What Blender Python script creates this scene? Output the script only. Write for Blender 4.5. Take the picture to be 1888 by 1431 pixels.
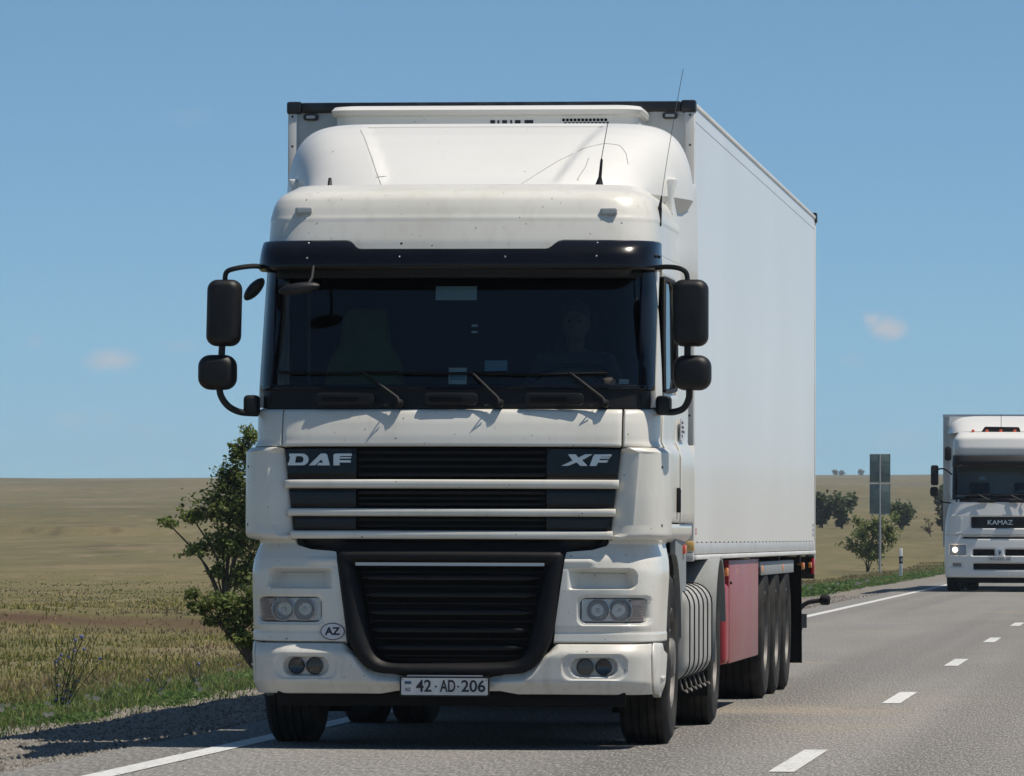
import bpy, bmesh, math, random
import numpy as np
from mathutils import Vector, Matrix

random.seed(7); rng = np.random.default_rng(7)
scene = bpy.context.scene
for _o in list(bpy.data.objects): bpy.data.objects.remove(_o)
COL = scene.collection
rad = math.radians

# ------------------------------------------------------------------ camera
CAM_H = 1.2173
_yaw, _pitch, _roll = .10694, .02465, .00296
_r = Vector((math.cos(_yaw), math.sin(_yaw), 0))
_f = Vector((-math.sin(_yaw)*math.cos(_pitch), math.cos(_yaw)*math.cos(_pitch), math.sin(_pitch)))
_u = _r.cross(_f)
_R = _r*math.cos(_roll) + _u*math.sin(_roll); _U = _u*math.cos(_roll) - _r*math.sin(_roll)
cam_d = bpy.data.cameras.new('camera'); cam = bpy.data.objects.new('camera', cam_d); COL.objects.link(cam)
cam_d.sensor_fit = 'HORIZONTAL'; cam_d.sensor_width = 36; cam_d.lens = 210.9
cam_d.clip_start = .1; cam_d.clip_end = 20000
cam.matrix_world = Matrix(((_R.x, _U.x, -_f.x, 0), (_R.y, _U.y, -_f.y, 0), (_R.z, _U.z, -_f.z, CAM_H), (0, 0, 0, 1)))
scene.camera = cam

# ------------------------------------------------------------------ sky, sun, exposure
SUN = Vector((.475, -.02, 1)).normalized()
SUN_EL = math.asin(SUN.z); SUN_AZ = math.atan2(SUN.x, SUN.y)
world = bpy.data.worlds.new('World'); scene.world = world; world.use_nodes = True
wn = world.node_tree; wn.nodes.clear()
def N(t, typ, **kw):
    n = t.nodes.new(typ)
    for k, v in kw.items(): setattr(n, k, v)
    return n
def build_sky():
    t = wn; L = t.links.new
    tc = N(t, 'ShaderNodeTexCoord')
    lift = N(t, 'ShaderNodeVectorMath', operation='ADD'); lift.inputs[1].default_value = (0, 0, .035)
    nor = N(t, 'ShaderNodeVectorMath', operation='NORMALIZE')
    sky = N(t, 'ShaderNodeTexSky', sky_type='NISHITA'); sky.sun_disc = False
    sky.sun_elevation = SUN_EL; sky.sun_rotation = SUN_AZ; sky.altitude = 0
    sky.air_density = .55; sky.dust_density = .1; sky.ozone_density = 8
    L(tc.outputs['Generated'], lift.inputs[0]); L(lift.outputs[0], nor.inputs[0]); L(nor.outputs[0], sky.inputs[0])
    # small fair-weather clouds low over the steppe
    no = N(t, 'ShaderNodeTexNoise'); no.inputs['Scale'].default_value = 260; no.inputs['Detail'].default_value = 5
    L(tc.outputs['Generated'], no.inputs['Vector'])
    wob = N(t, 'ShaderNodeVectorMath', operation='MULTIPLY_ADD'); wob.inputs[1].default_value = (.004, .004, .0035)
    L(no.outputs['Color'], wob.inputs[0]); L(tc.outputs['Generated'], wob.inputs[2])
    acc = None
    F = 11060.6
    for px, py, sx, sz, a in [(1590, 610, 24, 20, .6), (1615, 628, 42, 23, .75), (185, 684, 50, 25, .6), (105, 795, 40, 16, .2), (45, 650, 22, 14, .16), (310, 662, 40, 16, .14),
                              (1545, 690, 30, 14, .12), (1880, 640, 30, 14, .12), (330, 235, 50, 22, .07), (1640, 830, 60, 20, .14), (180, 790, 30, 14, .14), (250, 815, 50, 14, .1)]:
        d = (_f + _R*((px+20-944)/F) - _U*((py-715.5-20)/F)).normalized()
        s = N(t, 'ShaderNodeVectorMath', operation='SUBTRACT'); s.inputs[1].default_value = d + Vector((.002, .002, .00175))
        L(wob.outputs[0], s.inputs[0])
        m = N(t, 'ShaderNodeVectorMath', operation='MULTIPLY'); m.inputs[1].default_value = (F/sx, F/sx, F/sz)
        L(s.outputs[0], m.inputs[0])
        ln = N(t, 'ShaderNodeVectorMath', operation='LENGTH'); L(m.outputs[0], ln.inputs[0])
        mr = N(t, 'ShaderNodeMapRange', interpolation_type='SMOOTHSTEP')
        mr.inputs['From Min'].default_value = 1.25; mr.inputs['From Max'].default_value = .1
        mr.inputs['To Min'].default_value = 0; mr.inputs['To Max'].default_value = a
        L(ln.outputs['Value'], mr.inputs['Value'])
        if acc is None: acc = mr.outputs[0]
        else:
            mx = N(t, 'ShaderNodeMath', operation='MAXIMUM'); L(acc, mx.inputs[0]); L(mr.outputs[0], mx.inputs[1]); acc = mx.outputs[0]
    mix = N(t, 'ShaderNodeMix', data_type='RGBA'); mix.inputs['B'].default_value = (4.9, 4.9, 5.2, 1)
    wb = N(t, 'ShaderNodeMix', data_type='RGBA', blend_type='MULTIPLY'); wb.inputs['Factor'].default_value = 1; wb.inputs['B'].default_value = (1.04, 1.115, .925, 1)
    L(sky.outputs[0], wb.inputs['A']); L(acc, mix.inputs['Factor']); L(wb.outputs['Result'], mix.inputs['A'])
    bg = N(t, 'ShaderNodeBackground'); bg.inputs['Strength'].default_value = .114
    out = N(t, 'ShaderNodeOutputWorld')
    L(mix.outputs['Result'], bg.inputs['Color']); L(bg.outputs[0], out.inputs['Surface'])
build_sky()
sun_d = bpy.data.lights.new('sun', 'SUN'); sun = bpy.data.objects.new('sun', sun_d); COL.objects.link(sun)
sun_d.energy = 4.6; sun_d.angle = rad(.53); sun_d.color = (1, .92, .80)
sun.rotation_euler = SUN.to_track_quat('Z', 'Y').to_euler(); sun.location = (30, -10, 60)
scene.view_settings.view_transform = 'Standard'; scene.view_settings.look = 'None'
scene.view_settings.exposure = 0; scene.view_settings.gamma = 1; scene.view_settings.use_curve_mapping = False
scene.render.engine = 'CYCLES'
cy = scene.cycles
cy.use_denoising = True
try: cy.denoiser = 'OPENIMAGEDENOISE'
except Exception: pass
cy.max_bounces = 8; cy.transparent_max_bounces = 12; cy.volume_bounces = 0
cy.caustics_reflective = False; cy.caustics_refractive = False

# ------------------------------------------------------------------ materials
MATS = {}
def mat(name, col, rough=.5, metal=0, coat=0, vary=None, bump=None, specks=0, dirt=None, emit=None, spec=.5, coord='Object'):
    """vary=(scale, other colour, low, high), bump=(scale, distance), specks=density, dirt=(scale, colour, amount)"""
    m = bpy.data.materials.new(name); m.use_nodes = True; t = m.node_tree; L = t.links.new
    p = t.nodes['Principled BSDF']; c4 = lambda c: (*c, 1)
    p.inputs['Base Color'].default_value = c4(col); p.inputs['Roughness'].default_value = rough
    p.inputs['Metallic'].default_value = metal; p.inputs['Coat Weight'].default_value = coat
    p.inputs['Coat Roughness'].default_value = .08; p.inputs['Specular IOR Level'].default_value = spec
    tc = N(t, 'ShaderNodeTexCoord'); co = tc.outputs[coord]
    cur = None
    def mixin(fac, other):
        nonlocal cur
        mx = N(t, 'ShaderNodeMix', data_type='RGBA')
        if cur is None: mx.inputs['A'].default_value = c4(col)
        else: L(cur, mx.inputs['A'])
        mx.inputs['B'].default_value = c4(other); L(fac, mx.inputs['Factor']); cur = mx.outputs['Result']
    def noise(scale, lo, hi, detail=6, mx=1.0, off=(0, 0, 0), stretch=None):
        n = N(t, 'ShaderNodeTexNoise'); n.inputs['Scale'].default_value = scale; n.inputs['Detail'].default_value = detail
        mp = N(t, 'ShaderNodeMapping'); mp.inputs['Location'].default_value = off
        if stretch: mp.inputs['Scale'].default_value = stretch
        L(co, mp.inputs['Vector']); L(mp.outputs[0], n.inputs['Vector'])
        r = N(t, 'ShaderNodeMapRange'); r.inputs['From Min'].default_value = lo; r.inputs['From Max'].default_value = hi; r.inputs['To Max'].default_value = mx
        L(n.outputs[0], r.inputs['Value']); return r.outputs[0]
    if vary: mixin(noise(vary[0], vary[2], vary[3]), vary[1])
    if dirt:
        mixin(noise(dirt[0], .45, .8, 8, dirt[2], (3, 1, 7)), dirt[1])
        mixin(noise(dirt[0]*9, .52, .75, 4, dirt[2]*.7, (1, 8, 2), (1, 1, .35)), dirt[1])
    if specks:
        for sc_, th in ((9., .07), (21., .105)):
            v = N(t, 'ShaderNodeTexVoronoi'); v.inputs['Scale'].default_value = sc_; nd = N(t, 'ShaderNodeTexNoise'); nd.inputs['Scale'].default_value = 90; L(co, nd.inputs['Vector']); vm = N(t, 'ShaderNodeVectorMath', operation='MULTIPLY_ADD'); vm.inputs[1].default_value = (.022, .022, .03); L(nd.outputs['Color'], vm.inputs[0]); L(co, vm.inputs[2]); L(vm.outputs[0], v.inputs['Vector'])
            r = N(t, 'ShaderNodeMapRange'); r.inputs['From Min'].default_value = th; r.inputs['From Max'].default_value = th*.5
            L(v.outputs['Distance'], r.inputs['Value'])
            wn_ = N(t, 'ShaderNodeTexWhiteNoise'); L(v.outputs['Position'], wn_.inputs[0])
            g = N(t, 'ShaderNodeMath', operation='LESS_THAN'); g.inputs[1].default_value = specks; L(wn_.outputs['Value'], g.inputs[0])
            q = N(t, 'ShaderNodeMath', operation='MULTIPLY'); L(r.outputs[0], q.inputs[0]); L(g.outputs[0], q.inputs[1])
            mixin(q.outputs[0], (.09, .075, .06))
    if cur is not None: L(cur, p.inputs['Base Color'])
    if bump:
        n = N(t, 'ShaderNodeTexNoise'); n.inputs['Scale'].default_value = bump[0]; n.inputs['Detail'].default_value = 4; L(co, n.inputs['Vector'])
        b = N(t, 'ShaderNodeBump'); b.inputs['Strength'].default_value = 1; b.inputs['Distance'].default_value = bump[1]
        L(n.outputs[0], b.inputs['Height']); L(b.outputs[0], p.inputs['Normal'])
    if emit:
        p.inputs['Emission Color'].default_value = c4(emit[0]); p.inputs['Emission Strength'].default_value = emit[1]
    MATS[name] = m; return m
def glass_mat(name, tint, rough=.02, base=.04):
    m = bpy.data.materials.new(name); m.use_nodes = True; t = m.node_tree; L = t.links.new; t.nodes.clear()
    tr = N(t, 'ShaderNodeBsdfTransparent'); tr.inputs[0].default_value = (*tint, 1)
    gl = N(t, 'ShaderNodeBsdfGlossy'); gl.inputs['Roughness'].default_value = rough; gl.inputs[0].default_value = (1, 1, 1, 1)
    fr = N(t, 'ShaderNodeFresnel'); fr.inputs[0].default_value = 1.5
    mx = N(t, 'ShaderNodeMixShader'); o = N(t, 'ShaderNodeOutputMaterial')
    L(fr.outputs[0], mx.inputs[0]); L(tr.outputs[0], mx.inputs[1]); L(gl.outputs[0], mx.inputs[2]); L(mx.outputs[0], o.inputs[0])
    MATS[name] = m; return m

WHITE = mat('white_paint', (.74, .72, .66), .32, coat=.25, dirt=(1.6, (.56, .52, .44), .5), specks=.42)
WHITE_LOW = mat('white_plastic_bumper', (.68, .66, .605), .42, coat=.1, dirt=(2.0, (.46, .42, .35), .7), specks=.35)
WHITE_TOP = mat('white_fairing', (.75, .74, .71), .35, coat=.2, dirt=(1.1, (.66, .64, .58), .25), specks=.1)
BLACK = mat('black_plastic', (.006, .006, .007), .5, vary=(6, (.014, .013, .012), .5, .8), bump=(700, .0004), spec=.32)
BLACK_GLOSS = mat('black_gloss_plastic', (.005, .005, .008), .2, coat=.08, spec=.3, vary=(5, (.012, .012, .014), .5, .8))
BLACK_MATT = mat('black_matt_void', (.006, .006, .006), .8, spec=.2)
MIRROR_BLACK = mat('mirror_housing_black', (.008, .008, .009), .5, spec=.35, bump=(900, .0003), vary=(5, (.028, .027, .027), .5, .8))
RUBBER = mat('tyre_rubber', (.012, .0115, .011), .85, vary=(4, (.045, .042, .038), .40, .68), bump=(220, .0015), spec=.3)
CHASSIS = mat('chassis_dark', (.012, .012, .012), .7, vary=(5, (.03, .028, .025), .4, .7))
CHROME = mat('reflector_chrome', (.62, .63, .65), .24, metal=1)
STEEL = mat('steel_rim', (.20, .19, .18), .6, metal=.25, vary=(8, (.09, .08, .07), .4, .7))
ALU = mat('satin_metal_strip', (.45, .47, .50), .28, metal=.8)
LETTER = mat('letter_metal', (.62, .65, .68), .3, metal=.55)
PLATE = mat('plate_white', (.62, .63, .62), .4, dirt=(9, (.35, .33, .30), .5))
INK = mat('plate_ink', (.012, .012, .02), .5)
STICKER = mat('sticker_white', (.66, .66, .70), .45, dirt=(12, (.45, .43, .42), .4))
INK_BLUE = mat('sticker_ink', (.014, .014, .035), .5)
AMBER = mat('amber_lens', (.75, .25, .05), .25, coat=.5)
ORANGE = mat('orange_lens', (.85, .14, .06), .25, coat=.5)
RED_LENS = mat('red_lens', (.5, .02, .02), .2, coat=.5)
LAMPGLASS = glass_mat('lamp_glass', (.93, .95, .96), .03)
WINDSHIELD = glass_mat('windshield_glass', (.66, .72, .72), .015)
SIDEGLASS = glass_mat('side_window_glass', (.50, .56, .56), .01)
INDIC = mat('indicator_bulb_housing', (.50, .33, .29), .22, metal=.5, coat=.4)
LAMP_DARK = mat('lamp_dark_lens', (.02, .022, .026), .08, coat=.6)
MARKER_CLEAR = mat('marker_lamp_clear', (.42, .42, .40), .2, coat=.5)
LAMP_SILVER = mat('lamp_silver', (.55, .56, .58), .25, metal=.85)
def lens_mat():
    m = glass_mat('headlight_lens', (.95, .96, .97), .05); t = m.node_tree; o = next(n for n in t.nodes if n.type == 'OUTPUT_MATERIAL'); src = o.inputs[0].links[0].from_socket
    d = N(t, 'ShaderNodeBsdfDiffuse'); d.inputs[0].default_value = (.55, .57, .60, 1); mx = N(t, 'ShaderNodeMixShader'); mx.inputs[0].default_value = .2
    t.links.new(src, mx.inputs[1]); t.links.new(d.outputs[0], mx.inputs[2]); t.links.new(mx.outputs[0], o.inputs[0]); return m
HLENS = lens_mat()
POST_LENS = mat('marker_lens_white', (.60, .60, .57), .25, coat=.3)
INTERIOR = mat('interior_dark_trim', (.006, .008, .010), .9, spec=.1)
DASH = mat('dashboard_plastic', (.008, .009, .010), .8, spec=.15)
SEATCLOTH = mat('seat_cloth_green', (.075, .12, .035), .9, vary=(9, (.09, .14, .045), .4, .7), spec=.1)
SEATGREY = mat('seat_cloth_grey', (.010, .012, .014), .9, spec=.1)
PAPER_TEAL = mat('card_pale_teal', (.50, .62, .62), .6)
PAPER_BLUE = mat('card_blue', (.18, .36, .48), .6)
GREY_PANEL = mat('grey_mudguard_plastic', (.26, .275, .28), .55, dirt=(3, (.16, .15, .13), .5))
TANK = mat('tank_grey_white', (.40, .395, .37), .6, dirt=(3, (.22, .205, .18), .75))
REEFER = mat('trailer_white_panel', (.87, .865, .855), .3, coat=.15, vary=(.35, (.80, .79, .775), .35, .7), specks=.12)
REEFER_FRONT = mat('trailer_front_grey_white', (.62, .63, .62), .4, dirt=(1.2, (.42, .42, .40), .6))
RAIL = mat('trailer_rail_white', (.74, .73, .71), .4, dirt=(2, (.5, .47, .42), .5), specks=.2)
STRIPE = mat('trailer_stripe_grey', (.50, .51, .52), .45, dirt=(3, (.38, .36, .33), .5))
EDGE_BLACK = mat('trailer_black_rail', (.012, .012, .016), .35, vary=(9, (.05, .05, .055), .5, .8))
RED_PAINT = mat('red_paint', (.36, .022, .035), .38, coat=.2, dirt=(3, (.25, .10, .09), .4))
RED_GLARE = mat('red_box_glare', (.31, .105, .11), .45, dirt=(2.2, (.30, .21, .19), .6))  # side glare and dust put into a paler, pinkish red
SIGN_BACK = mat('sign_back_metal', (.17, .23, .23), .5, metal=.2, vary=(4, (.12, .17, .17), .4, .7))
POST = mat('galvanised_post', (.40, .41, .41), .45, metal=.4)
POST_WHITE = mat('delineator_white', (.78, .78, .76), .5)

# ------------------------------------------------------------------ mesh helpers
def new_obj(name, me, parent=None):
    o = bpy.data.objects.new(name, me); COL.objects.link(o)
    if parent is not None: o.parent = parent
    return o
def mk(name, V, F, material, parent=None, smooth=True, angle=35):
    me = bpy.data.meshes.new(name)
    me.from_pydata([tuple(map(float, v)) for v in V], [], [tuple(int(i) for i in f) for f in F]); me.update()
    finish(me, material, smooth, angle)
    return new_obj(name, me, parent)
def finish(me, material, smooth=True, angle=35, fix=True):
    if fix:
        bm = bmesh.new(); bm.from_mesh(me); bmesh.ops.recalc_face_normals(bm, faces=bm.faces); bm.to_mesh(me); bm.free()
    if material: me.materials.append(material)
    me.polygons.foreach_set('use_smooth', [bool(smooth)]*len(me.polygons))
    if smooth: me.set_sharp_from_angle(angle=rad(angle))
    me.update()
def empty(name, loc=(0, 0, 0), rz=0, parent=None):
    o = bpy.data.objects.new(name, None); COL.objects.link(o); o.location = loc; o.rotation_euler = (0, 0, rz)
    o.empty_display_size = .2
    if parent is not None: o.parent = parent
    return o
def tag(o, label, cat, group=None):
    o['label'] = label; o['category'] = cat
    if group: o['group'] = group
    return o
def setting(o): o['kind'] = 'structure'; return o
def stuff(o): o['kind'] = 'stuff'; return o
def dup(o, parent=None, loc=None):
    c = o.copy(); COL.objects.link(c); c.parent = parent
    if loc is not None: c.location = loc
    for ch in list(o.children): dup(ch, c)
    return c

class MB:
    def __init__(s): s.v = []; s.f = []
    def add(s, V, F):
        b = len(s.v); s.v += [tuple(map(float, p)) for p in V]; s.f += [tuple(b+i for i in q) for q in F]; return s
    def box(s, c, d, rot=None):
        x, y, z = d[0]/2, d[1]/2, d[2]/2
        P = [Vector(p) for p in ((-x, -y, -z), (x, -y, -z), (x, y, -z), (-x, y, -z), (-x, -y, z), (x, -y, z), (x, y, z), (-x, y, z))]
        if rot is not None: P = [rot @ p for p in P]
        return s.add([p+Vector(c) for p in P], [(0, 3, 2, 1), (4, 5, 6, 7), (0, 1, 5, 4), (1, 2, 6, 5), (2, 3, 7, 6), (3, 0, 4, 7)])
    def span(s, a, b): return s.box([(a[i]+b[i])/2 for i in range(3)], [abs(b[i]-a[i]) for i in range(3)])
    def loft(s, rings, caps=True, closed=True):
        n = len(rings[0]); V = [p for r in rings for p in r]; F = []
        for k in range(len(rings)-1):
            for i in range(n if closed else n-1):
                j = (i+1) % n; F.append((k*n+i, k*n+j, (k+1)*n+j, (k+1)*n+i))
        if caps: F.append(tuple(range(n))[::-1]); F.append(tuple((len(rings)-1)*n+i for i in range(n)))
        return s.add(V, F)
    def tube(s, pts, r, n=10, caps=True):
        pts = [Vector(p) for p in pts]; rs = r if isinstance(r, (list, tuple)) else [r]*len(pts); rings = []
        up = None
        for i, p in enumerate(pts):
            d = (pts[min(i+1, len(pts)-1)]-pts[max(i-1, 0)]).normalized()
            if up is None: up = d.orthogonal().normalized()
            a = (up - d*up.dot(d)); a = a.normalized() if a.length > 1e-6 else d.orthogonal().normalized(); up = a; b = d.cross(a)
            rings.append([p+(a*math.cos(k*2*math.pi/n)+b*math.sin(k*2*math.pi/n))*rs[i] for k in range(n)])
        return s.loft(rings, caps)
    def lathe(s, prof, o, ax, n=32):
        """prof = [(radius, along)] about axis ax at o"""
        o = Vector(o); ax = Vector(ax).normalized(); a = ax.orthogonal().normalized(); b = ax.cross(a)
        rings = [[o+ax*h+(a*math.cos(k*2*math.pi/n)+b*math.sin(k*2*math.pi/n))*max(r, 1e-4) for k in range(n)] for r, h in prof]
        return s.loft(rings, True)
    def sphere(s, c, r, n=12, sc=(1, 1, 1)):
        prof = [(math.sin(math.pi*i/8), -math.cos(math.pi*i/8)) for i in range(9)]
        rings = [[(c[0]+r*sc[0]*max(q, .001)*math.cos(k*2*math.pi/n), c[1]+r*sc[1]*max(q, .001)*math.sin(k*2*math.pi/n), c[2]+r*sc[2]*h) for k in range(n)] for q, h in prof]
        return s.loft(rings, True)
    def prism(s, poly, y0, y1):   # polygon in xz, from y0 to y1
        return s.loft([[(x, y0, z) for x, z in poly], [(x, y1, z) for x, z in poly]])
    def prism_x(s, poly, x0, x1):   # polygon in yz
        return s.loft([[(x0, y, z) for y, z in poly], [(x1, y, z) for y, z in poly]])
    def build(s, name, material, parent=None, bevel=0, seg=2, smooth=True, angle=35):
        me = bpy.data.meshes.new(name); me.from_pydata(s.v, [], s.f); me.update()
        if bevel:
            bm = bmesh.new(); bm.from_mesh(me); bmesh.ops.recalc_face_normals(bm, faces=bm.faces)
            es = [e for e in bm.edges if len(e.link_faces) == 2 and e.calc_face_angle(0) > rad(28)]
            bmesh.ops.bevel(bm, geom=es, offset=bevel, segments=seg, profile=.5, affect='EDGES', clamp_overlap=True); bm.to_mesh(me); bm.free()
        finish(me, material, smooth, angle)
        return new_obj(name, me, parent)
def arch(m, cy_, cz, r0, r1, a0, a1, x0, x1, n=26):
    return m.loft([[(x, cy_+r*math.cos(a), cz+r*math.sin(a)) for x, r in ((x0, r0), (x1, r0), (x1, r1), (x0, r1))] for a in np.linspace(a0, a1, n)])
def rrect(cx, cz, hx, hz, r, n=6):
    r = min(r, hx, hz); P = []
    for k, (sx, sz) in enumerate(((1, 1), (-1, 1), (-1, -1), (1, -1))):
        for i in range(n+1):
            a = (k + i/n)*math.pi/2; P.append((cx+sx*(hx-r)+r*math.cos(a), cz+sz*(hz-r)+r*math.sin(a)))
    return P
def smooth_path(P, n=8):
    P = [Vector(p) for p in P]; out = []
    for i in range(len(P)-1):
        a, b, c, d = P[max(i-1, 0)], P[i], P[i+1], P[min(i+2, len(P)-1)]
        for k in range(n):
            t = k/n; out.append(.5*((2*b)+(c-a)*t+(2*a-5*b+4*c-d)*t*t+(3*b-a-3*c+d)*t**3))
    out.append(P[-1]); return out
def shape2d(name, loops, material, parent, matrix, depth=.004, bevel=0):
    """flat or extruded figure with holes from closed loops in a local xy plane"""
    cu = bpy.data.curves.new(name, 'CURVE'); cu.dimensions = '2D'; cu.fill_mode = 'BOTH'; cu.extrude = depth; cu.bevel_depth = bevel
    for lp in loops:
        sp = cu.splines.new('POLY'); sp.points.add(len(lp)-1); sp.use_cyclic_u = True
        for i, (x, y) in enumerate(lp): sp.points[i].co = (x, y, 0, 1)
    return curve_mesh(name, cu, material, parent, matrix)
def curve_mesh(name, cu, material, parent, matrix):
    tmp = bpy.data.objects.new('tmp', cu); COL.objects.link(tmp)
    dg = bpy.context.evaluated_depsgraph_get(); me = bpy.data.meshes.new_from_object(tmp.evaluated_get(dg))
    bpy.data.objects.remove(tmp); bpy.data.curves.remove(cu)
    me.transform(matrix); me.materials.clear(); finish(me, material, False); me.name = name
    return new_obj(name, me, parent)
def text(name, body, material, parent, c, size, width=None, yrot=0, depth=.002, bold=0, shear=0):
    """lettering that faces -y, centred on c, cap height about size, squeezed to width"""
    cu = bpy.data.curves.new(name, 'FONT'); cu.body = body; cu.align_x = 'CENTER'; cu.align_y = 'CENTER'; cu.size = 1; cu.extrude = depth; cu.offset = bold; cu.shear = shear
    tmp = bpy.data.objects.new('tmp', cu); COL.objects.link(tmp); bpy.context.view_layer.update(); d = tmp.dimensions.copy(); bpy.data.objects.remove(tmp)
    sz = size/d.y; sx = (width/d.x) if width else sz
    cu.extrude = depth/ max(sx, sz)
    m = Matrix.Translation(c) @ Matrix.Rotation(yrot, 4, 'Z') @ Matrix(((sx, 0, 0, 0), (0, 0, -max(sx, sz), 0), (0, sz, 0, 0), (0, 0, 0, 1)))
    return curve_mesh(name, cu, material, parent, m)
FRONT = Matrix(((1, 0, 0, 0), (0, 0, -1, 0), (0, 1, 0, 0), (0, 0, 0, 1)))   # xy plane -> xz plane facing -y
def sstep(a, b, x): t = np.clip((x-a)/(b-a), 0, 1); return t*t*(3-2*t)
def sdrr(x, z, cx, cz, hx, hz, r):
    qx = np.abs(x-cx)-(hx-r); qz = np.abs(z-cz)-(hz-r)
    return np.hypot(np.maximum(qx, 0), np.maximum(qz, 0))+np.minimum(np.maximum(qx, qz), 0)-r

# ------------------------------------------------------------------ ground, road, shoulder
F_PX = 11060.6
def at(px, py, Y):
    """world point seen at photo pixel (px, py) at distance Y along the road"""
    d = _f+_R*((px-944)/F_PX)-_U*((py-715.5)/F_PX); t = Y/d.y; return Vector((d.x*t, Y, CAM_H+d.z*t))
XL, XR = -5.85, 2.35          # asphalt edges
def vnoise(x, y, seed=0):
    def h(a, b): return np.modf(np.abs(np.sin(a*127.1+b*311.7+seed*74.7)*43758.5453))[0]
    xi, yi = np.floor(x), np.floor(y); fx, fy = x-xi, y-yi; fx = fx*fx*(3-2*fx); fy = fy*fy*(3-2*fy)
    return (h(xi, yi)*(1-fx)+h(xi+1, yi)*fx)*(1-fy)+(h(xi, yi+1)*(1-fx)+h(xi+1, yi+1)*fx)*fy
def gz(x, y):
    x = np.asarray(x, float); y = np.asarray(y, float)
    e = np.maximum(np.maximum(XL-x, x-XR), 0)
    z = np.interp(e, [0, .03, .5, 1.9, 4.2, 6.5, 12, 40], [-.05, -.02, -.085, -.12, -.32, -.30, -.16, -.05])
    far = np.clip((e-2.5)/6, 0, 1)
    z = z+far*((vnoise(x/9, y/9, 1)-.5)*.22+(vnoise(x/2.3, y/2.3, 2)-.5)*.07)
    z = z+np.clip((e-.3)/1.5, 0, 1)*(vnoise(x/.5, y/.5, 3)-.5)*.035
    # low eroded banks in the field
    z = z+.24*sstep(90.2, 90.9, y+.8*vnoise(x/1.5, x*0, 5))*sstep(-10.5, -13, x)*sstep(-24, -17, x)*sstep(125, 100, y)
    z = z+.55*sstep(395, 399, y+3*vnoise(x/6, x*0, 6))*sstep(-62, -70, x)*sstep(520, 440, y)
    rise = np.clip(y-250, 0, None); big = np.clip((y-400)/800, 0, 1)
    z = z+.0122*(np.sqrt(rise**2+60**2)-60)+big*((vnoise(x/170, y/260, 8)-.5)*5)*np.clip((2900-y)/900, 0, 1)
    z = z-3.2*np.clip((-60-x)/510, -1, 2)*sstep(500, 2600, y)   # the plain dips gently to the west
    return z
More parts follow.
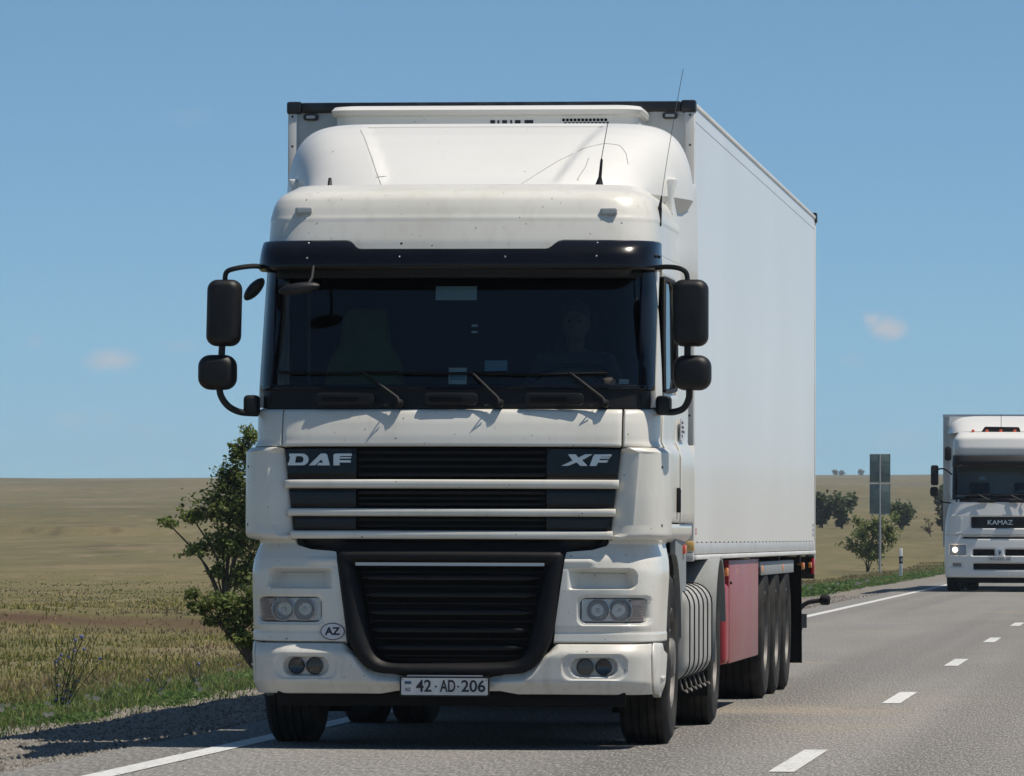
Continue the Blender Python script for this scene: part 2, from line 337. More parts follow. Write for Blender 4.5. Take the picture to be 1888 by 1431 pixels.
def build_ground():
    xs = np.unique(np.r_[np.linspace(-1600, -150, 40), np.linspace(-150, -45, 60), np.linspace(-45, -14, 90), np.linspace(-14, -4.5, 60), np.linspace(-4.5, 3, 10), np.linspace(3, 20, 30), np.linspace(20, 300, 30), np.linspace(300, 1600, 20), XL, XL-.02, XR, XR+.02])
    ys = np.unique(np.r_[np.linspace(-60, 20, 20), np.linspace(20, 85, 110), np.linspace(85, 100, 60), np.linspace(100, 260, 110), np.linspace(260, 390, 40), np.linspace(390, 405, 30), np.linspace(405, 1200, 90), np.linspace(1200, 3000, 70)])
    X, Y = np.meshgrid(xs, ys, indexing='ij'); Z = gz(X, Y); a, b = X.shape; idx = np.arange(a*b).reshape(a, b)
    Q = np.stack([idx[:-1, :-1], idx[1:, :-1], idx[1:, 1:], idx[:-1, 1:]], -1).reshape(-1, 4)
    me = bpy.data.meshes.new('ground'); me.from_pydata(np.stack([X, Y, Z], -1).reshape(-1, 3).tolist(), [], Q.tolist()); me.update()
    m = bpy.data.materials.new('steppe_ground'); m.use_nodes = True; t = m.node_tree; L = t.links.new; p = t.nodes['Principled BSDF']; p.inputs['Roughness'].default_value = .95; p.inputs['Specular IOR Level'].default_value = .1
    geo = N(t, 'ShaderNodeNewGeometry'); mp = N(t, 'ShaderNodeMapping'); mp.inputs['Scale'].default_value = (.55, .22, 0); L(geo.outputs['Position'], mp.inputs[0])
    def nz(scale, lo, hi, det=6, src=None, rough=.55):
        n = N(t, 'ShaderNodeTexNoise'); n.inputs['Scale'].default_value = scale; n.inputs['Detail'].default_value = det; n.inputs['Roughness'].default_value = rough; L(src or mp.outputs[0], n.inputs['Vector'])
        r = N(t, 'ShaderNodeMapRange'); r.inputs['From Min'].default_value = lo; r.inputs['From Max'].default_value = hi; L(n.outputs[0], r.inputs['Value']); return r.outputs[0]
    def mix(f, A, B):
        x = N(t, 'ShaderNodeMix', data_type='RGBA'); L(f, x.inputs['Factor'])
        for s_, v in (('A', A), ('B', B)):
            if isinstance(v, tuple): x.inputs[s_].default_value = (*v, 1)
            else: L(v, x.inputs[s_])
        return x.outputs['Result']
    c = mix(nz(.12, .38, .62), (.176, .148, .074), (.130, .121, .055))
    c = mix(nz(.55, .42, .68), c, (.215, .172, .10))
    c = mix(nz(.9, .58, .72), c, (.105, .078, .048))
    c = mix(nz(9, .35, .75, 3, geo.outputs['Position']), c, (.115, .105, .048))
    c = mix(nz(3.0, .55, .8, 4, geo.outputs['Position']), c, (.22, .18, .10))
    mpf = N(t, 'ShaderNodeMapping'); mpf.inputs['Scale'].default_value = (.012, .0042, 0); L(geo.outputs['Position'], mpf.inputs[0])
    c = mix(nz(1.0, .48, .66, 7, mpf.outputs[0], .62), c, (.108, .102, .054)); c = mix(nz(2.6, .56, .70, 6, mpf.outputs[0], .6), c, (.205, .158, .095)); c = mix(nz(6.0, .60, .72, 5, mpf.outputs[0], .6), c, (.10, .082, .05))
    mpm = N(t, 'ShaderNodeMapping'); mpm.inputs['Scale'].default_value = (.30, .055, 0); L(geo.outputs['Position'], mpm.inputs[0])
    c = mix(nz(1.0, .50, .72, 9, mpm.outputs[0], .72), c, (.085, .078, .042)); c = mix(nz(1.7, .54, .74, 9, mpm.outputs[0], .72), c, (.225, .185, .115))
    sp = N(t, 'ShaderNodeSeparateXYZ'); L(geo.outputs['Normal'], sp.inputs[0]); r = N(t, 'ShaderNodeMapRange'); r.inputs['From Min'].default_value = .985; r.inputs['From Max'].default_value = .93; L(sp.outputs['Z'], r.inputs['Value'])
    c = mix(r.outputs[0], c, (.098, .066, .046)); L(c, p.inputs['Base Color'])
    finish(me, m, True, 80); setting(new_obj('ground', me))
    # asphalt sheet
    ys = np.r_[np.arange(-60, 300, 4.), np.arange(300, 700, 10.)]; n = 24; xs = np.linspace(XL, XR, n+1); V = []; Fq = []
    for i, y in enumerate(ys):
        rag = .06*(vnoise(np.array(y*.8), np.array(0.), 4)-.5)
        for j, x in enumerate(xs): V.append((x+(rag if j == 0 else 0), y, float(.0122*(math.sqrt(max(y-250, 0)**2+3600)-60))))
        if i:
            for j in range(n): a_ = (i-1)*(n+1)+j; Fq.append((a_, a_+1, a_+n+2, a_+n+1))
    m = bpy.data.materials.new('asphalt'); m.use_nodes = True; t = m.node_tree; L = t.links.new; p = t.nodes['Principled BSDF']; p.inputs['Roughness'].default_value = .85; p.inputs['Specular IOR Level'].default_value = .25
    geo = N(t, 'ShaderNodeNewGeometry'); pos = geo.outputs['Position']
    def nz(scale, lo, hi, det=4, src=None, rough=.5):
        nn = N(t, 'ShaderNodeTexNoise'); nn.inputs['Scale'].default_value = scale; nn.inputs['Detail'].default_value = det; nn.inputs['Roughness'].default_value = rough; L(src or pos, nn.inputs['Vector'])
        r = N(t, 'ShaderNodeMapRange'); r.inputs['From Min'].default_value = lo; r.inputs['From Max'].default_value = hi; L(nn.outputs[0], r.inputs['Value']); return r.outputs[0]
    def mix(f, A, B):
        x = N(t, 'ShaderNodeMix', data_type='RGBA'); L(f, x.inputs['Factor'])
        for s_, v in (('A', A), ('B', B)):
            if isinstance(v, tuple): x.inputs[s_].default_value = (*v, 1)
            else: L(v, x.inputs[s_])
        return x.outputs['Result']
    mp = N(t, 'ShaderNodeMapping'); mp.inputs['Scale'].default_value = (1.2, .12, 0); L(pos, mp.inputs[0])
    c = mix(nz(.8, .35, .68, 5, mp.outputs[0]), (.172, .166, .157), (.212, .204, .192))
    c = mix(nz(.35, .55, .72, 5), c, (.235, .21, .17))
    mpt = N(t, 'ShaderNodeMapping'); mpt.inputs['Scale'].default_value = (.85, .006, 0); L(pos, mpt.inputs[0])
    c = mix(nz(1.0, .50, .68, 2, mpt.outputs[0]), c, (.125, .120, .114)); c = mix(nz(.16, .60, .70, 4), c, (.245, .215, .165))
    mpc = N(t, 'ShaderNodeMapping'); mpc.inputs['Scale'].default_value = (.30, .16, 0); wv = N(t, 'ShaderNodeTexNoise'); wv.inputs['Scale'].default_value = 1.6; wv.inputs['Detail'].default_value = 6; L(pos, wv.inputs['Vector'])
    ad = N(t, 'ShaderNodeVectorMath', operation='MULTIPLY_ADD'); ad.inputs[1].default_value = (1.6, 1.6, 0); L(wv.outputs['Color'], ad.inputs[0]); L(pos, ad.inputs[2]); L(ad.outputs[0], mpc.inputs[0])
    vo = N(t, 'ShaderNodeTexVoronoi', feature='DISTANCE_TO_EDGE'); vo.inputs['Scale'].default_value = 1; L(mpc.outputs[0], vo.inputs['Vector']); cr = N(t, 'ShaderNodeMapRange'); cr.inputs['From Min'].default_value = .006; cr.inputs['From Max'].default_value = .001; cr.inputs['To Max'].default_value = .75; L(vo.outputs['Distance'], cr.inputs['Value'])
    ms = N(t, 'ShaderNodeMath', operation='MULTIPLY'); L(cr.outputs[0], ms.inputs[0]); L(nz(.22, .50, .60, 3), ms.inputs[1]); c = mix(ms.outputs[0], c, (.05, .048, .045))
    mps = N(t, 'ShaderNodeMapping'); mps.inputs['Scale'].default_value = (1, .07, 1); L(pos, mps.inputs[0])
    c = mix(nz(85, .47, .72, 2, mps.outputs[0], .75), c, (.46, .44, .40))
    c = mix(nz(70, .52, .74, 2, mps.outputs[0], .8), c, (.045, .044, .042))
    L(c, p.inputs['Base Color'])
    b = N(t, 'ShaderNodeBump'); b.inputs['Distance'].default_value = .004; nb = N(t, 'ShaderNodeTexNoise'); nb.inputs['Scale'].default_value = 60; L(pos, nb.inputs['Vector']); L(nb.outputs[0], b.inputs['Height']); L(b.outputs[0], p.inputs['Normal'])
    road = mk('road', V, Fq, m, None, True, 80); setting(road)
    PAINT = mat('road_paint', (.66, .66, .64), .6, vary=(26, (.26, .25, .235), .57, .66), dirt=(1.2, (.42, .41, .38), .6))
    def strip(name, x0, x1, y0, y1):
        V = []; Fq = []; ns = max(1, int((y1-y0)/4)); 
        for i in range(ns+1):
            y = y0+(y1-y0)*i/ns; z = .0122*(math.sqrt(max(y-250, 0)**2+3600)-60)+.004; V += [(x0, y, z), (x1, y, z)]
            if i: k = 2*i; Fq.append((k-2, k-1, k+1, k))
        return mk(name, V, Fq, PAINT, road, False)
    strip('edge_line', -5.375, -5.215, -60, 690); strip('edge_line', 1.40, 1.56, -60, 690)
    for k in range(-3, 24): strip('lane_dash', -1.992, -1.856, 31.0+12.9*k, 34.25+12.9*k)
    # gravel shoulder strip with loose stones
    GM = mat('gravel', (.22, .195, .165), .9, vary=(22, (.11, .10, .085), .40, .62), bump=(60, .01), dirt=(60, (.36, .33, .285), .8))
    for nm, xa, xb_ in (('gravel_shoulder', -7.85, XL-.005), ('gravel_shoulder', XR+.005, 4.3)):
        xs = np.linspace(xa, xb_, 14); ys = np.r_[np.linspace(20, 120, 220), np.linspace(121, 300, 90)]; X, Y = np.meshgrid(xs, ys, indexing='ij'); Wv = X.copy()
        X = X+np.where((X == xa) if xa < -6 else (X == xb_), (vnoise(Y*.9, Y*0, 9)-.5)*.5, 0)
        Z = gz(X, Y)+.010; idx = np.arange(X.size).reshape(X.shape); Q = np.stack([idx[:-1, :-1], idx[1:, :-1], idx[1:, 1:], idx[:-1, 1:]], -1).reshape(-1, 4)
        setting(mk(nm, np.stack([X, Y, Z], -1).reshape(-1, 3), Q, GM, None, True, 80))
    n = 26000; y = 30*np.exp(rng.random(n)*math.log(130/30)); x = -7.95+2.1*rng.random(n)**.8; z = gz(x, y)+.010; s = (.008+.022*rng.random(n)**3)*np.clip(y/45, .9, 2)
    O = np.array([(1, 0, 0), (-.8, .3, 0), (-.2, -1, .1), (.3, .9, 0), (0, 0, .8), (.1, .1, -.6)]); Fo = np.array([(0, 3, 4), (3, 1, 4), (1, 2, 4), (2, 0, 4)])
    a = rng.random(n)*6.28; ca, sa = np.cos(a), np.sin(a); Vx = (O[None, :, 0]*ca[:, None]-O[None, :, 1]*sa[:, None])*s[:, None]+x[:, None]; Vy = (O[None, :, 0]*sa[:, None]+O[None, :, 1]*ca[:, None])*s[:, None]+y[:, None]; Vz = O[None, :, 2]*s[:, None]+z[:, None]
    big_mesh('gravel_stones', np.stack([Vx, Vy, Vz], -1).reshape(-1, 3), (Fo[None]+6*np.arange(n)[:, None, None]).reshape(-1, 3), mat('gravel_stone', (.30, .27, .235), .9, vary=(25, (.11, .10, .085), .42, .6)), label=('loose grey roadside gravel stones along the shoulder', 'gravel'))
def big_mesh(name, V, Fc, material, label=None, parent=None, cols=None, smooth=False):
    V = np.asarray(V, np.float32); Fc = np.asarray(Fc, np.int32); k = Fc.shape[1]; me = bpy.data.meshes.new(name)
    me.vertices.add(len(V)); me.vertices.foreach_set('co', V.ravel()); me.loops.add(Fc.size); me.loops.foreach_set('vertex_index', Fc.ravel()); me.polygons.add(len(Fc)); me.polygons.foreach_set('loop_start', np.arange(0, Fc.size, k, dtype=np.int32))
    if cols is not None:
        at_ = me.color_attributes.new('tint', 'FLOAT_COLOR', 'POINT'); at_.data.foreach_set('color', np.c_[cols, np.ones(len(cols))].astype(np.float32).ravel())
    me.update(calc_edges=True); me.materials.append(material)
    me.polygons.foreach_set('use_smooth', [smooth]*len(me.polygons))
    o = new_obj(name, me, parent); stuff(o)
    if label: tag(o, *label)
    return o
def leaf_mat(name, rough=.6, trans=.35):
    """colour comes from each leaf's own tint"""
    m = bpy.data.materials.new(name); m.use_nodes = True; t = m.node_tree; L = t.links.new; p = t.nodes['Principled BSDF']; p.inputs['Roughness'].default_value = rough; p.inputs['Specular IOR Level'].default_value = .25
    a = N(t, 'ShaderNodeVertexColor'); a.layer_name = 'tint'; L(a.outputs[0], p.inputs['Base Color'])
    tr = N(t, 'ShaderNodeBsdfTranslucent'); L(a.outputs[0], tr.inputs[0]); mx = N(t, 'ShaderNodeMixShader'); mx.inputs[0].default_value = trans
    L(p.outputs[0], mx.inputs[1]); L(tr.outputs[0], mx.inputs[2]); L(mx.outputs[0], t.nodes['Material Output'].inputs[0]); return m
LEAF = leaf_mat('leaf', .55, .5); GRASSM = leaf_mat('grass_blade', .7, .3)
build_ground()

# ------------------------------------------------------------------ grass and flowers
def blades(name, x, y, hgt, wid, tint, label, lean=.5, zo=0.):
    n = len(x); z = gz(x, y)+zo; a = rng.random(n)*6.28; la = rng.random(n)*6.28; ln = hgt*lean*rng.random(n)
    dx, dy = np.cos(a)*wid, np.sin(a)*wid; lx, ly = np.cos(la)*ln, np.sin(la)*ln
    P = np.stack([np.stack([x-dx, y-dy, z-.02], -1), np.stack([x+dx, y+dy, z-.02], -1), np.stack([x+dx*.7+lx*.35, y+dy*.7+ly*.35, z+hgt*.55], -1), np.stack([x-dx*.7+lx*.35, y-dy*.7+ly*.35, z+hgt*.55], -1), np.stack([x+lx, y+ly, z+hgt], -1)], 1)
    b = 5*np.arange(n)[:, None]; Fq = np.concatenate([b+[0, 1, 2], b+[0, 2, 3], b+[3, 2, 4]], 1).reshape(-1, 3)
    big_mesh(name, P.reshape(-1, 3), Fq, GRASSM, label, cols=np.repeat(tint, 5, 0))
def tints(n, pal, jit=.25):
    pal = np.array(pal); c = pal[rng.integers(0, len(pal), n)]; return np.clip(c*(1+jit*(rng.random((n, 1))*2-1)), 0, 1)
def build_grass():
    n = 150000; y = 34*np.exp(rng.random(n)*math.log(300/34)); e = 1.55+rng.random(n)**1.3*4.2; cl = vnoise(e*1.2, y*.7, 12); keep = (cl+rng.random(n)*.7 > .52) & ((e > 1.95) | (rng.random(n) < .35)); y, e, cl = y[keep], e[keep], cl[keep]; n = len(y)
    x = XL-e; sc_ = np.clip(y/55, .8, 3.2); h = (.03+.10*rng.random(n)**1.7)*(.5+.9*cl)*np.clip(1.5-y/140, .7, 1)*sstep(1.5, 2.5, e+.35); w = (.004+.006*rng.random(n))*sc_
    t = tints(n, [(.12, .19, .05), (.15, .22, .06), (.09, .155, .045), (.20, .235, .075), (.14, .175, .085)]); dry = (rng.random(n) < sstep(3.4, 5.6, e)*.85+.06); t[dry] = tints(int(dry.sum()), [(.27, .225, .115), (.21, .19, .085), (.23, .175, .11)])
    blades('verge_grass', x, y, h, w, t, ('lush green roadside grass and weeds beside the gravel shoulder', 'grass'), 1.2)
    n = 300000; y = 30*np.exp(rng.random(n)*math.log(330/30)); xm = -.27*y-6-6*rng.random(n); x0 = XL-4.2; x = x0+(xm-x0)*rng.random(n); ok = x < x0; x, y = x[ok], y[ok]; n = len(x); cl = vnoise(x/3., y/6., 21); cl2 = vnoise(x/1.1, y/1.6, 22); keep = (cl2+rng.random(n)*.8 > .55) & (rng.random(n) < 1.1-1.1*sstep(60, 210, y)); x, y, cl, cl2 = x[keep], y[keep], cl[keep], cl2[keep]; n = len(x)
    sc_ = np.clip(y/55, .9, 5); h = (.025+.075*rng.random(n)**1.8)*(.6+.7*cl2)*np.clip(1.15-(y-50)/150, .35, 1); w = (.005+.006*rng.random(n))*sc_
    t = tints(n, [(.42, .335, .15), (.36, .30, .115), (.39, .32, .125), (.32, .28, .095)]); g = cl > .55; t[g] = tints(int(g.sum()), [(.23, .23, .07), (.27, .25, .07), (.19, .20, .07)]); br = cl < .28; t[br] = tints(int(br.sum()), [(.22, .155, .095), (.27, .20, .12)])
    blades('steppe_grass', x, y, h, w, t, ('dry olive and tan steppe grass covering the open field', 'grass'), .7)
    # low broad-leaved weeds along the shoulder
    n = 90000; y = 36*np.exp(rng.random(n)*math.log(220/36)); e = 1.7+rng.random(n)**1.4*2.7; c = vnoise(e*1.1, y*.45, 31); k = c > .42; x, y, e, c = XL-e[k], y[k], e[k], c[k]; n = len(x); z = gz(x, y)+.01+.20*rng.random(n)*(c-.38); s = (.014+.020*rng.random(n))*np.clip(y/50, .9, 2.5)
    quads('roadside_weeds', np.stack([x, y, z], -1), s, tints(n, [(.10, .18, .05), (.13, .215, .065), (.08, .145, .045)]), ('clumps of broad-leaved green weeds along the shoulder edge', 'weeds'))
    n = 190; y = 38*np.exp(rng.random(n)*math.log(170/38)); x = XL-(1.8+rng.random(n)**1.3*2.6); z = gz(x, y)+.05+.13*rng.random(n); P = np.stack([x, y, z], -1); V, Fq = [], []
    for p in P:
        r = .019*max(1, p[1]/60)*(.7+.6*random.random()); tl = random.uniform(-.5, .5); b = len(V); V.append((p[0], p[1]-.3*r, p[2]+.2*r))
        for k in range(7): a = k*2*math.pi/7; V.append((p[0]+r*math.cos(a), p[1]-.5*r*math.sin(a), p[2]+r*.75*math.sin(a)+tl*r*math.cos(a)))
        Fq += [(b, b+1+k, b+1+(k+1) % 7) for k in range(7)]
    big_mesh('white_flowers', V, Fq, mat('white_petal', (.78, .75, .72), .7), ('tiny white flowers scattered in the roadside grass', 'flowers'))
def quads(name, P, s, t, label=None, parent=None, droop=.3, up=.5, material=None, aspect=1.8):
    n = len(P); a = rng.normal(size=(n, 3)); a[:, 2] = a[:, 2]*.6-droop; a /= np.linalg.norm(a, axis=1, keepdims=True); nn = rng.normal(size=(n, 3)); nn[:, 2] += up; b = np.cross(nn, a); b /= np.linalg.norm(b, axis=1, keepdims=True)+1e-9; s = s[:, None]
    V = np.stack([P-a*s*aspect*.5, P+b*s*.5+a*s*.05, P+a*s*aspect*.5, P-b*s*.5+a*s*.05], 1).reshape(-1, 3); F4 = (4*np.arange(n)[:, None]+np.array([0, 1, 2, 3]))
    return big_mesh(name, V, F4, material or LEAF, label, parent, cols=np.repeat(t, 4, 0))
build_grass()

# ------------------------------------------------------------------ trees and shrubs
BARK = mat('bark', (.075, .06, .045), .9, vary=(14, (.12, .10, .08), .4, .7), bump=(40, .006))
def tree(name, label, px, Y, height, spread, nleaf, leaf, pal, group=None, trunk=.2, lean=(0, 0), seed=1, cat='tree', levels=3, stems=1, narrow=.5, gap=.5):
    rnd = random.Random(seed); b = at(px, 1000, Y); bx_, by = b.x, Y; bz_ = float(gz(bx_, by)); root = empty(name, (bx_, by, bz_)); tag(root, label, cat, group)
    m = MB(); tips = []
    def grow(p, d, ln, r, lev):
        pts = [p]; q = p.copy(); dd = d.copy(); k = 5
        for i in range(k):
            dd = (dd+Vector((rnd.gauss(0, .16), rnd.gauss(0, .16), rnd.gauss(.04, .10)))).normalized(); q = q+dd*ln/k; pts.append(q.copy())
        m.tube(pts, [r*(1-.65*i/k) for i in range(k+1)], 6 if lev < 2 else 4)
        if lev >= levels:
            for i in range(2, k+1): tips.append((pts[i], ln))
            return
        nb = rnd.randint(4, 6) if lev else rnd.randint(6, 9)
        for j in range(nb):
            i = rnd.randint(1 if lev else int(1+trunk*4), k); o = pts[i]; ang = rnd.random()*6.283; el = rnd.uniform(.15, 1.0)
            nd = Vector((math.cos(ang)*math.cos(el)*spread/height*1.6, math.sin(ang)*math.cos(el)*spread/height*1.6, math.sin(el)))
            nd = (nd.normalized()*.75+dd*.35).normalized(); grow(o, nd, ln*rnd.uniform(.42, .66), r*.5, lev+1)
        if lev: tips.append((pts[-1], ln*.6))
    for s_ in range(stems):
        a = rnd.random()*6.28; d0 = Vector((lean[0]+(.5*math.cos(a) if stems > 1 else 0), lean[1]+(.5*math.sin(a) if stems > 1 else 0), 1)).normalized()
        grow(Vector((.06*s_*math.cos(a), .06*s_*math.sin(a), -.05)), d0, height*.62, height*.022/(stems**.3), 0)
    m.build('trunk', BARK, root, angle=80)
    w = np.array([1.]*len(tips)); ci = rng.integers(0, len(tips), nleaf); P = np.array([tips[i][0][:] for i in ci]); sg_ = np.array([tips[i][1]*.22+.02 for i in ci])[:, None]; P = P+rng.normal(size=(nleaf, 3))*sg_*gap
    P[:, 2] = np.clip(P[:, 2], height*.04, None)
    tint = tints(nleaf, pal, .35); shade = np.array([rnd.uniform(.75, 1.25) for _ in tips])[ci][:, None]
    o = quads('crown', P, leaf*(.6+.8*rng.random(nleaf)), np.clip(tint*shade, 0, 1), None, root, .25, .6); del o['kind']
    return root
G1 = [(.075, .125, .035), (.095, .15, .045), (.055, .095, .028), (.125, .175, .06)]
G2 = [(.05, .085, .03), (.065, .10, .035), (.04, .07, .025)]
G3 = [(.065, .09, .04), (.08, .105, .048), (.05, .075, .035)]
def bush(name, label, px, py, Y, blobs, leaf, nleaf, pal, group=None, cat='shrub', seed=1, stem=.02, spray=.5, droop=.25):
    """leafy shrub: stems from the foot into several leafy boughs; blobs = (dx, dz, rx, rz) in metres from the foot"""
    rnd = random.Random(seed); r2 = np.random.default_rng(seed); b = at(px, py, Y); z0 = float(gz(b.x, Y)); root = empty(name, (b.x, Y, z0)); tag(root, label, cat, group); m = MB(); P = []; T_ = []; area = sum(q[2]*q[3] for q in blobs)
    for dx, dz, rx, rz in blobs:
        c = Vector((dx, rnd.uniform(-.3, .3)*rx, dz)); mid = Vector((dx*.35+rnd.gauss(0, .04), c.y*.4, dz*.5)); pts = smooth_path([Vector((rnd.gauss(0, .03), rnd.gauss(0, .03), -.05)), mid, c], 4); n_ = len(pts); m.tube(pts, [stem*(1-.6*i/n_) for i in range(n_)], 5)
        n = int(nleaf*rx*rz/area); ntw = max(10, n//22); tone = rnd.uniform(.8, 1.2)
        for k in range(ntw):
            u = r2.normal(size=3); u /= np.linalg.norm(u); u[2] = u[2]*.9+.12; q = rnd.random()**.45; out = 1+(spray*rnd.random()**3 if rnd.random() < .45 else 0)
            e = Vector((c.x+u[0]*rx*q*out, c.y+u[1]*rx*.9*q*out, c.z+u[2]*rz*q*out)); s_ = c.lerp(e, .35*rnd.random()); L0 = (e-s_).length
            if k % 2 == 0: m.tube([s_, s_.lerp(e, .5)+Vector((0, 0, .04*L0)), e], [stem*.22, stem*.16, stem*.08], 4)
            nl = max(3, int(n/ntw)); t = r2.random(nl)**.7; pos = np.array(s_)[None]*(1-t[:, None])+np.array(e)[None]*t[:, None]+r2.normal(size=(nl, 3))*(.25*min(rx, rz)*.35+leaf*.6); P.append(pos); T_.append(np.full(nl, tone*rnd.uniform(.75, 1.25)))
    P = np.vstack(P); T_ = np.concatenate(T_)[:, None]; P[:, 2] = np.maximum(P[:, 2], .03); m.build('trunk', BARK, root, angle=80)
    o = quads('crown', P, leaf*(.6+.8*r2.random(len(P))), np.clip(tints(len(P), pal, .35)*T_, 0, 1), None, root, droop, .7); del o['kind']; return root
def pb(px, py, Y, L):
    """photo-pixel ellipses to metres from the foot (px, py)"""
    k = Y/F_PX; z0 = float(gz(at(px, py, Y).x, Y)); zf = at(px, py, Y).z
    return [((x-px)*k, zf-z0+(py-y)*k, rx*k, ry*k) for x, y, rx, ry in L]
def build_plants():
    GL = [(.16, .205, .055), (.20, .25, .07), (.11, .155, .042), (.26, .30, .11)]
    bush('roadside_tree', 'full leafy green roadside tree partly hidden behind the left side of the large truck', 415, 1085, 95, pb(415, 1085, 95, [(462, 800, 20, 28), (440, 835, 34, 30), (425, 885, 46, 42), (405, 935, 58, 42), (352, 952, 40, 20), (305, 962, 22, 12), (445, 950, 45, 60), (425, 1005, 55, 42), (362, 1012, 40, 18), (455, 1060, 40, 50), (490, 900, 40, 70), (490, 1000, 40, 70), (400, 1055, 22, 18)]), .042, 13500, GL, cat='tree', seed=5, stem=.026, spray=.75)
    bush('roadside_shrub', 'low spreading green shrub beneath the roadside tree, beside the large truck bumper', 478, 1200, 64, pb(478, 1200, 64, [(405, 1112, 42, 26), (370, 1122, 34, 16), (440, 1140, 40, 34), (470, 1110, 34, 40), (350, 1098, 16, 14), (500, 1150, 40, 50), (455, 1180, 34, 18), (395, 1145, 26, 12), (470, 1195, 40, 14), (430, 1165, 28, 14)]), .030, 7000, GL, seed=12, stem=.016, spray=.6)
    bush('roadside_shrub', 'pale green bushy shrub growing behind the double road sign', 1600, 1037, 252, pb(1600, 1037, 252, [(1590, 985, 26, 26), (1615, 975, 30, 30), (1640, 985, 20, 34), (1605, 1012, 40, 24), (1575, 1008, 18, 18), (1650, 955, 9, 14), (1580, 960, 9, 14), (1603, 1028, 30, 9)]), .075, 3600, [(.20, .25, .085), (.25, .29, .11), (.15, .20, .07)], seed=21, stem=.022, spray=.9)
    D = [(.10, .13, .055), (.125, .155, .065), (.08, .11, .05)]
    for px, L, n, sd, lb in ((1516, [(1512, 930, 18, 26), (1522, 945, 14, 18), (1506, 950, 14, 18), (1514, 962, 16, 6)], 1700, 31, 'dark green bush in the field right beside the rear edge of the trailer'), (1552, [(1548, 930, 22, 20), (1566, 925, 14, 14), (1552, 948, 16, 14), (1553, 962, 14, 6)], 1900, 32, 'rounded dark green bush in the field between the trailer and road sign'),
                         (1664, [(1650, 940, 14, 14), (1672, 945, 17, 16), (1662, 955, 22, 9), (1664, 962, 16, 5)], 1600, 33, 'low dark bush in the field just right of the road sign'), (1738, [(1736, 920, 12, 22), (1745, 945, 14, 22), (1740, 962, 12, 6)], 1300, 34, 'green bush at the left edge of the smaller truck')):
        bush('field_bush', lb, px, 967, 455, pb(px, 967, 455, L), .20, n, D, group='bushes in the field behind the trailer', seed=sd, stem=.06, spray=.35)
    for px, L, sd, lb in ((1541, [(1541, 871.5, 5, 3.5)], 41, 'leftmost tiny distant tree on the right-hand horizon'), (1551, [(1551, 872.5, 4, 2)], 42, 'second tiny distant tree on the right-hand horizon'), (1587, [(1587, 871, 6, 3)], 43, 'tiny distant tree on the horizon left of the road sign')):
        bush('distant_tree', lb, px, 876, 2880, pb(px, 876, 2880, L), .7, 150, D, group='tiny trees on the horizon', cat='tree', seed=sd, stem=.15, spray=.3)
    tree('dry_shrub', 'thin bare twiggy shrub in the field left of the smaller truck', 1716, 420, 1.7, .6, 60, .12, [(.12, .10, .06)], trunk=.1, seed=51, cat='shrub')
    # chicory plants: wiry stems with blue flowers
    def chicory(px, Y, h, n, sd, lb):
        rnd = random.Random(sd); b = at(px, 1200, Y); z0 = float(gz(b.x, Y)); root = empty('wildflower_plant', (b.x, Y, z0)); tag(root, lb, 'plant', 'wiry wildflower plants on the verge'); m = MB(); fl = []; lv = []
        for k in range(n):
            d = Vector((rnd.uniform(-.25, .65), rnd.uniform(-.3, .3), 1)).normalized(); p = Vector((rnd.uniform(-.05, .05), rnd.uniform(-.05, .05), 0)); pts = [p]; L0 = h*rnd.uniform(.6, 1.05)
            for i in range(6): d = (d+Vector((rnd.gauss(.03, .06), rnd.gauss(0, .06), .05))).normalized(); p = p+d*L0/6; pts.append(p); (lv.append(p) if i < 4 else None); (fl.append(p+Vector((rnd.gauss(0, .012), 0, rnd.gauss(0, .01)))) if rnd.random() < .22 else None)
            m.tube(pts, [.0046*(1-.1*i) for i in range(7)], 4)
            for j in range(3):
                i = rnd.randint(2, 5); q = pts[i]; m.tube([q, q+Vector((rnd.uniform(-.06, .08), rnd.uniform(-.05, .05), rnd.uniform(.05, .12)))], [.0042, .0025], 4)
        m.build('stems', mat('stem_green', (.06, .075, .04), .8), root)
        V, Fq = [], []
        for p in fl:
            b_ = len(V); V.append((p.x, p.y-.006, p.z)); r = .014
            for k in range(8): a = k*math.pi/4; V.append((p.x+r*math.cos(a), p.y, p.z+r*math.sin(a)))
            Fq += [(b_, b_+1+k, b_+1+(k+1) % 8) for k in range(8)]
        if V: stuff(mk('flowers', V, Fq, mat('chicory_blue', (.20, .22, .48), .7), root, False))
        P = np.array([p[:] for p in lv[::2]])+rng.normal(size=(len(lv[::2]), 3))*.02; P = np.vstack([P, rng.normal(size=(40, 3))*[.10, .08, .03]+[0, 0, .03]]); q = quads('leaves', P, .018+.014*rng.random(len(P)), tints(len(P), G1), None, root); del q['kind']
    chicory(112, 48.5, .80, 15, 61, 'wiry wildflower plant with blue flowers on the verge at far left'); chicory(275, 49, .33, 4, 62, 'small thin weed stalk on the verge midway to the truck'); chicory(352, 50, .36, 4, 63, 'tall thin weed stalk on the verge nearest the truck')
build_plants()

